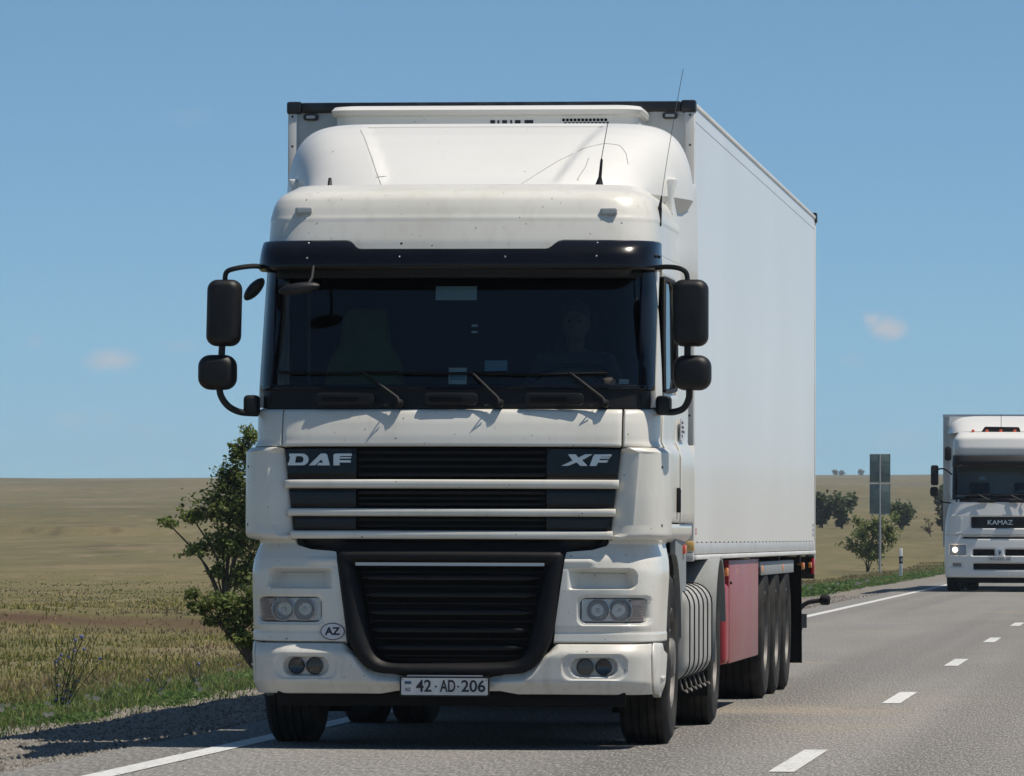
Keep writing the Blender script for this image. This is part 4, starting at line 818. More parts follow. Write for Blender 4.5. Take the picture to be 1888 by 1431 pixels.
    # -- sun visor
    vs = Skin(prof=[(2.74, .15), (2.765, .125), (2.80, .118), (2.86, .13), (2.91, .165), (2.96, .24), (2.98, .30)], hw=[(2.7, 1.20), (3.0, 1.175)], bow=.06)
    def vtop(s): return np.interp(np.abs(s), [0, .565, .585, .60, .625, .645, .67, 3], [2.898, 2.900, 2.906, 2.922, 2.946, 2.955, 2.958, 2.952])
    send = float(vs.sy(.66, 2.85))
    def vz(u, v): s = (2*u-1)*send; b = 2.768+.012*np.clip((np.abs(s)-1.0)/.3, 0, 1); return b+(vtop(s)-b)*v
    VI = patch('sun_visor', vs, lambda u, v, z: (2*u-1)*send+0*v, vz, 160, 14, BLACK_GLOSS, T, thick=.035, bev=.008)
    for x, z in ((-.86, 2.84), (-.31, 2.845), (.31, 2.845), (.84, 2.85), (-.86, 2.93), (.84, 2.93)):
        P, n_ = vs.at(np.array([vs.sx(x, z)]), np.array([z])); MB().sphere(Vector(P[0]), .006, 8).build('rivet', ALU, VI)
    for y in (.42, .5):
        P, n_ = vs.at(np.array([vs.sy(y, 2.86)]), np.array([2.86])); MB().sphere(Vector(P[0]), .012, 8).build('rivet', BLACK, VI)
    # -- roof
    rs = lambda u, v, z: (2*u-1)*float(sk.sy(2.32, 3.0))
    RP = patch('roof_panel', sk, rs, lin(2.875, 3.30), 220, 40, WHITE, T, lambda x, z, s: .005*sstep(3.075, 3.085, z), thick=.03, cap=True)
    for x, z in ((-.920, 3.133), (.888, 3.123)):
        P, n_ = sk.at(np.array([sk.sx(x, z)]), np.array([z])); y = P[0][1]
        m_ = MB().prism(rrect(x, z, .050, .021, .012), y-.030, y+.01).build('marker_light', MARKER_CLEAR, RP, .004)
        MB().prism(rrect(x, z+.002, .036, .010, .006), y-.034, y-.02).build('marker_lens', POST_LENS, m_)
    for x in (-.325, .285): MB().lathe([(.014, .02), (.013, -.014), (.008, -.022), (.001, -.023)], (x, .385, 2.93), (0, 1, -.1), 12).build('washer_nozzle', BLACK, RP)
    # -- cab sides with door and window
    for sg in (-1, 1):
        sp = lambda y0, y1, sg=sg: (lambda u, v, z: sg*(sk.sy(y0, 1.6)+(sk.sy(y1, 1.6)-sk.sy(y0, 1.6))*u)+0*z)
        D = patch('door', sk, sp(.66, 1.46), lin(1.30, 2.068), 20, 30, WHITE, T, lambda x, z, s: -.014*sstep(1.74, 1.76, z)*0, off=0, thick=.03)
        patch('side_sill', sk, sp(.80, 2.30), lin(1.18, 1.29), 30, 6, WHITE, T, thick=.03)
        patch('side_panel', sk, sp(1.468, 2.30), lin(1.30, 2.90), 20, 30, WHITE, T, lambda x, z, s: .012*sstep(1.76, 1.74, z), thick=.03)
        patch('door_top', sk, sp(.63, 1.46), lin(2.76, 2.90), 20, 6, WHITE, T, thick=.03)
        WG = patch('side_window', sk, sp(.63, 1.46), lin(2.068, 2.762), 14, 14, SIDEGLASS, T, off=-.012, thick=0, bev=0)
        loop = [(.64, 2.08), (.64, 2.40), (.70, 2.74), (.78, 2.755), (1.36, 2.755), (1.44, 2.70), (1.45, 2.16), (1.38, 2.10), (1.0, 2.08)]
        pts = []
        for y, z in loop+loop[:1]:
            P, n_ = sk.at(np.array([float(sk.sy(y, 1.6, sg))]), np.array([z])); pts.append(Vector(P[0]))
        MB().tube(pts, .013, 8).build('window_frame', BLACK, WG)
        if sg > 0:
            hx = 1.262*sk.k_(1.44)-.024
            hd = MB().prism_x([(1.24, 1.36), (1.33, 1.36), (1.34, 1.50), (1.25, 1.51)], hx, hx+.022).build('door_handle', BLACK, D, .006)
            PL = MB().span((hx-.005, 1.62, 1.80), (hx+.002, 1.92, 1.93)); PL.build('side_sticker', STICKER, T)
            for k in range(4): MB().span((hx+.0015, 1.65, 1.82+.027*k), (hx+.0035, 1.65+.08+.05*((k*7) % 4), 1.833+.027*k)).build('sticker_print', INK, T)
        # lower grey mudguard behind the front wheel with its side marker
        m = MB(); A_ = np.linspace(rad(8), rad(88), 14)
        m.loft([[(sg*x, 1.36+r*math.cos(a), .52+r*math.sin(a)) for x, r in ((1.19, .59), (1.222, .59), (1.222, ro), (1.19, ro))] for a in A_ for ro in (min(.68/max(math.sin(a), .05), .98/max(math.cos(a), .05)),)])
        m.build('mudguard', GREY_PANEL, T)
        MB().span((sg*1.218, 2.02, 1.11), (sg*1.24, 2.14, 1.165)).build('side_marker', ORANGE, T, .004)
        # wheel-arch inner liner
        arch(MB(), 1.36, .50, .60, .62, 0, math.pi, sg*.82, sg*1.185).build('wheel_arch', CHASSIS, T)
    # -- cab back wall, floor
    MB().span((-1.18, 2.27, 1.05), (1.18, 2.31, 3.2)).build('cab_rear_wall', WHITE, T)
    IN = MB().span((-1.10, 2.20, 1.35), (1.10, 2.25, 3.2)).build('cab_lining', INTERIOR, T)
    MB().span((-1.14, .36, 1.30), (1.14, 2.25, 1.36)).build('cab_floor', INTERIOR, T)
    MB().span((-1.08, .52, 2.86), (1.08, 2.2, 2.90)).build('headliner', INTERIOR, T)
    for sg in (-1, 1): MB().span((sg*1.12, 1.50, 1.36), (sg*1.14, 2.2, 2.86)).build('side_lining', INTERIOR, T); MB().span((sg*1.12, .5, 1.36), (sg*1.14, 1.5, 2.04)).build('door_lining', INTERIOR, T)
    # dashboard
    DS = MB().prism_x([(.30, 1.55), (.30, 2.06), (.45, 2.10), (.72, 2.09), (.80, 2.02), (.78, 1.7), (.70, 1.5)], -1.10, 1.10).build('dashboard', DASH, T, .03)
    MB().prism([(.42, 2.08), (.50, 2.15), (.60, 2.20), (.75, 2.19), (.86, 2.10), (.90, 2.05)], .36, .80).build('instrument_hood', mat('instrument_hood_grey', (.035, .04, .036), .7), DS, .02)
    def seat(x, m):
        s_ = empty('seat', (x, 1.25, 1.36), 0, T)
        MB().box((0, 0, .30), (.50, .50, .16)).build('cushion', m, s_, .05, 3)
        MB().loft([[(a*.25*k, .22+b*.07+dy, z) for a, b in ((-1, -1), (1, -1), (1, 1), (-1, 1))] for z, k, dy in ((.34, 1, 0), (.60, 1, .03), (.9, .92, .07), (1.02, .62, .09), (1.16, .56, .10), (1.24, .48, .11))]).build('backrest', m, s_, .04, 3)
        MB().box((0, 0, .11), (.36, .36, .22)).build('pedestal', INTERIOR, s_)
    seat(-.68, SEATCLOTH); seat(.62, SEATGREY)
    # steering wheel
    a = Vector((0, -.45, .89)).normalized(); e1 = Vector((1, 0, 0)); e2 = a.cross(e1)
    c0 = Vector((.66, .92, 2.14)); SW = MB().tube([c0+(e1*math.cos(t)+e2*math.sin(t))*.225 for t in np.linspace(0, 2*math.pi, 33)], .016, 8, False).build('steering_wheel', DASH, T)
    MB().tube([c0+e1*-.21, c0-a*.03, c0+e1*.21], .018, 6).tube([c0-a*.03, c0-a*.4], .03, 8).build('steering_column', DASH, SW)
    # -- wipers and grab steps on the cowl
    def ys(x, z): return float(sk.pos(np.array([sk.sx(x, z)]), np.array([z]))[0][1])
    for xp, xt, xl, zt_ in ((-.306, -.537, -1.05, 2.178), (.281, .099, -.52, 2.176), (.891, .680, .085, 2.172)):
        w_ = MB().tube([(xp, ys(xp, 1.99)-.055, 1.990), (xp-.01, ys(xp, 2.0)-.05, 2.02), (xt+.03, ys(xt, 2.15)-.035, zt_-.02), (xt, ys(xt, zt_)-.022, zt_)], [.014, .011, .008, .006], 8).build('wiper', BLACK, T)
        MB().lathe([(.026, .06), (.024, -.012), (.012, -.02), (.001, -.021)], (xp, ys(xp, 1.99)-.045, 1.990), (0, 1, 0), 14).build('wiper_pivot', BLACK, w_)
        n = 14; MB().tube([(xl+(xt+.22-xl)*i/n, ys(xl+(xt+.22-xl)*i/n, zt_)-.014, zt_-.008*math.sin(math.pi*i/n)-.004) for i in range(n+1)], .008, 6).build('wiper_blade', BLACK_MATT, w_)
        MB().tube([(xp-.05, ys(xp, 1.985)-.03, 1.99), (xp-.09, ys(xp, 1.985)-.075, 1.975), (xp-.06, ys(xp, 1.985)-.06, 1.965)], .004, 6).build('washer_hose', BLACK, w_)
    for x0, x1 in ((-.80, -.45), (-.165, .154), (.42, .771)):
        xm = (x0+x1)/2; y = ys(xm, 2.01)
        g = MB().prism(rrect(xm, 2.015, (x1-x0)/2, .036, .03), y-.048, y-.01).build('grab_step', BLACK, CW, .010)
        MB().prism(rrect(xm-.03, 2.012, (x1-x0)/2*.62, .014, .01), y-.051, y-.043).build('step_slot', BLACK_MATT, g)
    # -- mirrors
    def housing(name, c, hx, hz, par, r, tilt=0, depth=.13):
        rings = []
        for dy, k in ((-.055, .55), (-.05, .72), (-.03, .90), (0, .985), (.03, 1), (.07, 1), (.075, .94)):
            rings.append([(c[0]+x+tilt*z, c[1]+dy*depth/.13+.25*abs(x)*0, c[2]+z) for x, z in rrect(0, 0, hx*k+(hx*.0), hz-(1-k)*hx*.9, r*k, 6)])
        return MB().loft(rings).build(name, MIRROR_BLACK, par, angle=60)
    for sg, cx, cx2, hy in ((1, 1.378, 1.388, .33), (-1, -1.367, -1.405, .27)):
        arm = MB()
        xb_ = 1.13*sg
        if sg > 0:
            arm.tube(smooth_path([(1.12, hy+.12, 2.785), (1.22, hy+.06, 2.795), (1.31, hy, 2.785), (1.355, hy, 2.755), (1.362, hy, 2.69)], 5), .015, 8)
            low = [(1.362, hy+.02, 2.36), (1.362, hy+.02, 2.20), (1.372, hy+.02, 2.08), (1.368, hy+.03, 2.02), (1.335, hy+.05, 1.965), (1.27, hy+.09, 1.945), (1.20, hy+.14, 1.95)]
        else:
            arm.tube(smooth_path([(-1.12, hy+.12, 2.79), (-1.19, hy+.05, 2.80), (-1.29, hy, 2.785), (-1.35, hy, 2.76), (-1.357, hy, 2.69)], 5), .015, 8)
            low = [(-1.375, hy+.02, 2.36), (-1.382, hy+.02, 2.20), (-1.390, hy+.02, 2.08), (-1.375, hy+.03, 2.02), (-1.335, hy+.05, 1.97), (-1.27, hy+.09, 1.94), (-1.18, hy+.14, 1.935)]
        A_ = arm.build('mirror_arm', MIRROR_BLACK, T)
        MB().tube(smooth_path(low, 5), .020, 10).build('mirror_arm', MIRROR_BLACK, T)
        base = MB().box((sg*1.215, hy+.14, 1.985), (.09, .12, .115)).build('mirror_base', MIRROR_BLACK, T, .025, 3)
        h1 = housing('main_mirror', (cx, hy, 2.524), .104 if sg > 0 else .100, .196, T, .06, tilt=.02 if sg < 0 else 0)
        h2 = housing('wide_angle_mirror', (cx2, hy, 2.174), .112, .103, T, .07)
        for hh, c_, ax_, az_ in ((h1, (cx, 2.524), .088, .18), (h2, (cx2, 2.174), .096, .088)):
            MB().prism(rrect(c_[0], c_[1], ax_, az_, .05), hy+.068, hy+.074).build('mirror_glass', CHROME, hh)
    rot = Matrix.Rotation(rad(28), 3, 'Y')
    km = MB().sphere((0, 0, 0), 1, 16, (.085, .09, .036)).build('kerb_mirror', MIRROR_BLACK, T); km.location = (-1.205, .42, 2.668); km.rotation_euler = (0, rad(-48), 0)
    fm = MB().sphere((0, 0, 0), 1, 16, (.125, .05, .036)).build('front_mirror', MIRROR_BLACK, T); fm.location = (-.885, .02, 2.655); fm.rotation_euler = (0, rad(-8), 0)
    MB().tube([(-.84, .05, 2.67), (-.82, .10, 2.72), (-.82, .17, 2.79)], .010, 8).build('mirror_arm', MIRROR_BLACK, T)
    # -- roof fairing
    def fair(u, t, off=0.):
        u, t = np.broadcast_arrays(np.asarray(u, float), np.asarray(t, float))
        hw = np.interp(t, [0, .3, .6, .85, 1], [1.0, 1.09, 1.19, 1.25, 1.265]); hh = np.interp(t, [0, .1, .25, .4, .55, .7, .85, 1], [.012, .095, .205, .300, .378, .435, .470, .482])
        a = np.abs(u); cen = sstep(.012, -.022, a-np.interp(t, [0, .15, .35, .62, 1], [.50, .535, .57, .60, .62]))
        z = 3.288+hh*np.clip(1-a**11, 0, 1)**.5
        y = 1.0+1.30*t+.34*(a**3)*(1-t)**.8+.075*cen*sstep(0, .10, t)*sstep(.9, .74, t)
        x = u*hw; return np.stack([x, y-off, z+off*.8], -1)
    nu, nt = 90, 40; uu = np.sign(np.linspace(-1, 1, nu+1))*(1-(1-np.abs(np.linspace(-1, 1, nu+1)))**1.6); tt = np.linspace(0, 1, nt+1); UU, TT = np.meshgrid(uu, tt, indexing='ij'); G = fair(UU, TT)
    idx = np.arange((nu+1)*(nt+1)).reshape(nu+1, nt+1); Fq = np.stack([idx[:-1, :-1], idx[1:, :-1], idx[1:, 1:], idx[:-1, 1:]], -1).reshape(-1, 4).tolist(); Fq.append([int(i) for i in idx[:, -1]])
    FA = mk('roof_fairing', G.reshape(-1, 3), Fq, WHITE_TOP, T, angle=60)
    SEAM = mat('panel_seam_grey', (.36, .36, .35), .8)  # plain grey for the lines along the panel joints
    for sg in (-1, 1):
        q = [fair(sg*1.0, t) for t in np.linspace(0, 1, 24)]; MB().loft([[tuple(p), tuple(p+np.array([-.07*sg, 0, -.12]))] for p in q], caps=False, closed=False).build('fairing_skirt', WHITE_TOP, FA)
    q = [fair(u, 0.) for u in np.linspace(-1, 1, 40)]; MB().loft([[tuple(p), tuple(p+np.array([0, .03, -.08]))] for p in q], caps=False, closed=False).build('fairing_skirt', WHITE_TOP, FA)
    def seam(pts): MB().tube([Vector(fair(u, t, -.0005)) for u, t in pts], .0032, 5).build('panel_seam', SEAM, FA)
    L_ = lambda P: [tuple(p) for p in (np.array([[np.interp(i, range(len(P)), [q[0] for q in P]), np.interp(i, range(len(P)), [q[1] for q in P])] for i in np.linspace(0, len(P)-1, 24)]))]
    seam(L_([(-.525, .01), (-.56, .15), (-.595, .35), (-.628, .66)]))
    seam([(u, .735) for u in np.linspace(-.60, .60, 40)])
    seam(L_([(.30, .01), (.37, .10), (.46, .22), (.58, .36), (.68, .43), (.76, .42), (.82, .34), (.86, .24)])); seam(L_([(.63, .06), (.645, .18), (.64, .26)])); seam(L_([(-.50, .10), (-.56, .085)]))
    n = 30; MB().tube([Vector(fair(-.9+1.8*i/n, 0.0)) + Vector((0, -.004, -.004)) for i in range(n+1)], .009, 6).build('fairing_gasket', BLACK, FA)
    for sg in (-1, 1):
        DF = MB().loft([[(sg*x, y, z) for x, y in ((x0, 1.80), (x0+.008, 2.1), (x1, 2.48), (x1-.03, 2.49), (x0-.05, 2.1), (x0-.05, 1.80))] for z, x0, x1 in ((2.77, 1.19, 1.285), (3.0, 1.185, 1.285), (3.2, 1.17, 1.282), (3.32, 1.17, 1.275), (3.40, 1.19, 1.27))]).build('side_deflector', WHITE_TOP, T, .01, angle=50)
        MB().loft([[(sg*x, y, z) for x, y in ((1.20, 2.325), (1.268, 2.46), (1.25, 2.47), (1.15, 2.325))] for z in (1.32, 1.6, 1.78)]).build('side_deflector', WHITE, T, .006)
    # unseen blocks added behind the cab to keep sun out of the gap
    MB().prism_x([(2.28, 3.25), (2.28, 3.68), (2.60, 3.67), (3.10, 3.60), (3.14, 3.25)], -1.12, 1.12).build('sun_block_roof', WHITE_TOP, T, .03)
    MB().prism_x([(2.33, 1.25), (2.33, 3.22), (2.95, 3.22), (2.95, 1.25)], -1.16, -.72).build('sun_block_left', BLACK, T, .04)
    MB().span((-.70, 2.33, 1.15), (.70, 2.58, 2.1)).build('sun_block_low', CHASSIS, T, .02)
    # -- antennas
    a1 = MB().lathe([(.028, 0), (.022, .02), (.010, .06), (.008, .16), (.005, .17)], (.79, .97, 3.300), (.08, .1, 1), 12).tube([(.80, .99, 3.46), (.835, 1.05, 3.69)], .0025, 6).build('roof_antenna', BLACK, T)
    a2 = MB().tube([(1.13, .86, 3.07), (1.155, .86, 3.085)], .016, 8).tube([(1.155, .86, 3.06), (1.160, .875, 3.17)], [.016, .013], 10).tube([(1.160, .875, 3.17), (1.17, .88, 3.24)], [.011, .004], 8).build('whip_antenna', BLACK, T)
    MB().tube([(1.17, .88, 3.24), (1.195, .95, 3.45), (1.235, 1.06, 3.74), (1.275, 1.2, 4.02)], .0019, 6).build('antenna_whip', mat('whip_steel', (.12, .12, .13), .4, metal=.5), a2)
    MB().prism_x([(.96, 3.295), (1.07, 3.295), (1.05, 3.34), (1.03, 3.365)], -.845, -.825).build('shark_fin_antenna', BLACK, T, .006)
    # -- chassis, tanks, mudguards, wheels
    CH = MB().span((-.42, .9, .72), (-.34, 5.9, .98)).build('frame_rail', CHASSIS, T); MB().span((.34, .9, .72), (.42, 5.9, .98)).build('frame_rail', CHASSIS, T)
    MB().span((-.95, .28, .42), (.95, .34, .70)).build('front_crossmember', CHASSIS, T); MB().span((-.80, .30, .30), (.80, .9, .33)).build('under_tray', CHASSIS, T, .01)
    MB().span((-.4, .6, .38), (.4, 1.9, 1.02)).build('engine_block', CHASSIS, T, .08); MB().tube([(-1.0, 1.36, .5), (-.6, 1.36, .42), (.6, 1.36, .42), (1.0, 1.36, .5)], .07, 10).build('front_axle', CHASSIS, T)
    MB().tube([(-1.0, 5.13, .5), (1.0, 5.13, .5)], .10, 12).sphere((0, 5.13, .5), .25, 16).build('rear_axle', CHASSIS, T)
    MB().span((-.55, 4.4, 1.0), (.55, 5.3, 1.10)).build('fifth_wheel', CHASSIS, T, .02)
    MB().span((-.95, 2.36, .985), (.95, 4.38, 1.015)).build('sun_block_plate', CHASSIS, T); MB().span((-1.02, .13, .225), (1.02, .17, .315)).build('air_dam', BLACK_MATT, T, .01)  # plate added over the chassis to stop sun falling through
    MB().tube([(0, 1.9, .62), (0, 4.9, .52)], .11, 10).build('drive_shaft', CHASSIS, T); MB().span((-.32, 1.9, .40), (.32, 2.8, .95)).build('gearbox', CHASSIS, T, .05)
    for sg in (-1, 1):
        wheel(T, sg*1.215, 1.36, 'front', dz=-.020); wheel(T, sg*1.235, 5.13, 'rear', w=.29, dz=-.020); wheel(T, sg*.91, 5.13, 'rear', w=.29, inner=True, dz=-.020)
        arch(MB(), 5.13, .50, .565, .585, rad(15), rad(190), sg*.60, sg*1.265).build('rear_mudguard', GREY_PANEL, T)
        # side tank with straps
        tk = MB().loft([[(sg*(.85+x), y, .62+z) for x, z in rrect(0, 0, .41*k, .295*k, .13, 6)] for y, k in ((1.98, .93), (2.01, 1), (4.33, 1), (4.36, .93))]).build('fuel_tank', TANK, T, angle=50)
        for y in np.linspace(2.08, 4.22, 6):
            st = MB().loft([[(sg*(.85+x), y+dy, .62+z) for x, z in rrect(0, 0, .41+e, .295+e, .13+e, 6)] for dy, e in ((-.018, .001), (-.018, .007), (.018, .007), (.018, .001))], caps=False).build('tank_strap', BLACK, tk, angle=50)
            MB().tube([(sg*1.20, y, .345), (sg*1.22, y-.02, .28), (sg*1.25, y-.01, .262), (sg*1.24, y+.03, .275)], .007, 6).build('strap_hook', STEEL, st)
        MB().span((sg*.55, 1.93, .33), (sg*1.19, 1.965, .93)).build('tank_guard', BLACK, T, .01); MB().span((sg*.80, 1.90, .14), (sg*1.19, 1.915, .6)).build('mud_flap', BLACK_MATT, T); MB().span((sg*.55, 4.47, .18), (sg*1.22, 4.485, .62)).build('mud_flap', BLACK_MATT, T)  # flaps added here to block light and darken the underside
    MB().lathe([(.05, 0), (.05, .05), (.03, .07), (.001, .071)], (1.03, 3.6, .905), (.3, 0, 1), 12).build('filler_cap', CHASSIS, T)
    MB().span((1.225, 4.22, .55), (1.24, 4.30, .72)).build('side_reflector', AMBER, T)
    # air lines between cab and trailer
    for k in range(3): MB().tube(smooth_path([(-.2+.2*k, 2.35, 1.5), (-.2+.22*k, 2.7, 1.15), (-.1+.15*k, 3.0, 1.2), (-.1+.1*k, 3.12, 1.5)], 6), .015, 6).build('air_hose', RED_PAINT if k == 1 else BLACK, T)
build_tractor()

# ------------------------------------------------------------------ the refrigerated trailer
RT = empty('refrigerated_trailer', (-4.194, 37.77, 0))
tag(RT, 'long white refrigerated box trailer with red underfloor box, coupled to the large tractor', 'trailer')
def build_trailer():
    T = RT; W_, L_, ZB, ZT = 1.30, 13.5, 1.07, 3.97
    PJ = mat('panel_joint_white', (.74, .745, .75), .4)
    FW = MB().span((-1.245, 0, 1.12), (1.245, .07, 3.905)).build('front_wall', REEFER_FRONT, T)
    for sg in (-1, 1):
        cp = MB().span((sg*1.235, -.022, 1.10), (sg*1.297, .06, 3.905)).build('corner_post', RAIL, T, .008)
        for k in range(15):
            MB().sphere((sg*1.268, -.023, 1.22+.19*k), .0075, 6).build('rivet', CHASSIS, cp)
        # side wall
        SW = MB().span((sg*1.24, .06, 1.178), (sg*1.296, 13.41, 3.838)).build('side_wall', REEFER, T)
        MB().span((sg*1.24, .06, 3.842), (sg*1.297, 13.41, 3.925)).build('top_band', REEFER, T)
        MB().span((sg*1.245, .06, 3.80), (sg*1.2955, 13.41, 3.88)).build('band_joint', CHASSIS, T)
        MB().span((sg*1.225, .05, 3.926), (sg*1.306, 13.42, 3.960)).build('cant_rail', RAIL, T, .010)
        MB().span((sg*1.24, .05, 1.105), (sg*1.300, 13.42, 1.176)).build('side_stripe', STRIPE, T, .003)
        for k in range(34): MB().box((sg*1.298, .25+.4*k, 1.180), (.006, .02, .010)).build('stripe_bolt', CHASSIS, T)
        MB().prism_x([(.05, 1.07), (13.43, 1.07), (13.43, 1.10), (.05, 1.10)], sg*1.22, sg*1.310).build('bottom_rail', RAIL, T, .006)
        MB().span((sg*1.22, 13.415, 1.02), (sg*1.302, 13.50, 3.96)).build('rear_post', RAIL, T, .006)
        MB().span((sg*1.22, 13.39, 3.90), (sg*1.315, 13.52, 3.985)).build('corner_cap', EDGE_BLACK, T, .01)
        MB().span((sg*1.21, -.035, 3.895), (sg*1.305, .06, 3.975)).build('corner_cap', EDGE_BLACK, T, .014)
        # front lamps
        c = 1.140 if sg > 0 else -1.150
        lp = MB().prism(rrect(c, 3.876, .048, .021, .019), -.03, .01).build('front_marker_lamp', EDGE_BLACK, T, .005)
        MB().prism(rrect(c, 3.876, .028, .009, .004), -.034, -.02).build('marker_lens', MARKER_CLEAR, lp)
        MB().span((sg*1.235, -.03, 1.125), (sg*1.300, .03, 1.185)).build('corner_lamp', mat('corner_lamp_amber', (.72, .46, .16), .3, coat=.4), T, .006)
        MB().span((sg*1.20, -.03, 1.06), (sg*1.295, .05, 1.115)).build('corner_foot', STRIPE, T, .006)
        # small decals at the lower ends of the side
        for k in range(4): MB().span((sg*1.296, .12+.06*(k % 2), 1.23+.022*(k//2)), (sg*1.2975, .165+.06*(k % 2), 1.247+.022*(k//2))).build('side_decal', mat('decal_red', (.55, .25, .25), .5), T)
        for k in range(3): MB().span((sg*1.296, 13.18, 1.22+.04*k), (sg*1.2975, 13.30, 1.248+.04*k)).build('side_decal', mat('decal_dark', (.16, .15, .18), .5), T)
        # underfloor: amber markers, wheels, flaps
        for y in (3.25, 4.15, 6.9, 9.4, 12.2):
            mk_ = MB().span((sg*1.23, y-.05, .945), (sg*1.285, y+.05, 1.005)).build('side_marker', AMBER, T, .012)
            MB().span((sg*1.22, y-.07, 1.0), (sg*1.25, y+.07, 1.06)).build('marker_bracket', CHASSIS, mk_)
        for k in range(3):
            y = 7.49+1.31*k; wheel(T, sg*1.275, y, 'rear', w=.385)
            MB().tube([(sg*.2, y, .5), (sg*1.0, y, .5)], .075, 10).build('axle', CHASSIS, T)
        MB().prism_x([(6.75, .99), (6.75, 1.03), (10.85, 1.03), (10.85, .99)], sg*.86, sg*1.275).build('wheel_cover', GREY_PANEL, T, .008)
        MB().span((sg*1.262, 6.8, .93), (sg*1.278, 10.8, 1.0)).build('side_guard', GREY_PANEL, T, .004)
        MB().prism_x([(12.0, .98), (12.02, .98), (12.09, .5), (12.12, .17), (12.10, .17), (12.07, .5)], sg*.84, sg*1.27).build('mud_flap', BLACK_MATT, T)
        MB().span((sg*.45, .5, .86), (sg*.57, 13.3, 1.06)).build('chassis_beam', CHASSIS, T)
        # landing legs
        lg = MB().span((sg*.78, 2.35, .42), (sg*.90, 2.47, 1.05)).build('landing_leg', CHASSIS, T, .006); MB().span((sg*.70, 2.28, .38), (sg*.98, 2.54, .42)).build('leg_foot', CHASSIS, lg, .004)
        # rear lamps and underrun bar bracket
        MB().span((sg*.75, 13.36, .86), (sg*1.298, 13.46, 1.05)).build('rear_lamp_box', CHASSIS, T, .006)
        MB().span((sg*1.27, 13.33, .90), (sg*1.302, 13.47, 1.035)).build('rear_lamp', RED_LENS, T, .005); MB().span((sg*1.262, 13.1, .955), (sg*1.29, 13.2, 1.0)).build('side_marker', AMBER, T, .004)
        MB().span((sg*.95, 13.2, .42), (sg*1.03, 13.3, .95)).build('underrun_bracket', CHASSIS, T)
        MB().span((sg*1.05, 12.75, .62), (sg*1.19, 12.95, .82)).build('air_tank_end', CHASSIS, T, .03)
        om = MB().tube(smooth_path([(sg*1.12, 13.42, .52), (sg*1.17, 13.45, .60), (sg*1.24, 13.47, .655), (sg*1.36, 13.48, .675)], 5), .020, 8).build('outline_lamp', BLACK, T)
        MB().lathe([(.038, -.04), (.045, -.02), (.045, .03), (.03, .045), (.001, .046)], (sg*1.385, 13.48, .678), (sg, 0, 0), 12).build('lamp_head', BLACK, om)
    MB().span((-1.21, -.03, 3.902), (1.21, .06, 3.968)).build('top_rail', EDGE_BLACK, T, .012)
    MB().span((-1.24, .05, 3.93), (1.24, 13.45, 3.957)).build('roof', REEFER, T)
    MB().span((-1.24, .05, 1.06), (1.24, 13.45, 1.12)).build('floor', CHASSIS, T)
    for sg in (-1, 1): MB().span((sg*.01, 13.455, 1.1), (sg*1.21, 13.512, 3.9)).build('rear_door', REEFER, T, .005)
    MB().span((-1.2, 13.28, .42), (1.2, 13.38, .54)).build('underrun_bar', CHASSIS, T, .006)
    MB().span((1.19, 13.36, .44), (1.235, 13.44, .56)).build('bar_end', mat('bar_end_grey', (.12, .12, .12), .6), T)
    # fridge unit on the front wall
    secs = []
    for z, k, d in ((1.95, .80, .50), (2.0, .95, .56), (2.4, .97, .60), (3.55, .97, .62), (3.74, .97, .62), (3.755, .955, .575), (3.835, .955, .575), (3.845, .975, .62), (3.875, .98, .64), (3.90, .965, .60), (3.910, .93, .50)):
        r = .13; x = k; pts = [(-x, 0)]+[(-x+r-r*math.cos(a), -d+r-r*math.sin(a)) for a in np.linspace(0, math.pi/2, 7)]+[(x-r+r*math.sin(a), -d+r-r*math.cos(a)) for a in np.linspace(0, math.pi/2, 7)]+[(x, 0)]
        secs.append([(a+.03, b, z) for a, b in pts])
    FU = MB().loft(secs).build('fridge_unit', WHITE_TOP, T, angle=30)
    for r_ in range(2):
        for k in range(12): MB().lathe([(.010, 0), (.010, -.004), (.001, -.0045)], (.52+.024*k+.012*r_, -.575, 3.812-.022*r_), (0, 1, 0), 8).build('vent_hole', BLACK_MATT, FU)
    for k, (x, w) in enumerate(((.06, .030), (.105, .012), (.135, .030), (.185, .012), (.215, .035), (.275, .055))):
        MB().span((x, -.578, 3.785), (x+w, -.574, 3.813)).build('unit_mark', INK, FU)
    # red tank and pallet box in glare-paled red under the right side
    RD = MB().span((.86, 3.02, .345), (1.285, 3.30, .895)).build('red_tank', RED_PAINT, T, .035, 3)
    PB = MB().prism_x([(3.33, .345), (6.35, .345), (6.35, 1.055), (3.33, 1.055)], .70, 1.285).build('pallet_box', RED_GLARE, T, .010)
    MB().span((.70, 3.318, .35), (1.282, 3.329, 1.05)).build('box_front', RED_PAINT, PB)
    MB().span((1.275, 3.36, .37), (1.2865, 3.372, 1.03)).build('box_hinge', RED_PAINT, PB); MB().sphere((1.29, 3.40, .90), .012, 8).build('box_latch', CHASSIS, PB)
    MB().span((-1.285, 3.33, .345), (-.70, 6.35, 1.055)).build('pallet_box', RED_GLARE, T, .010)
    MB().span((.62, 3.0, .9), (.68, 3.1, 1.06)).build('tank_bracket', CHASSIS, T)
build_trailer()

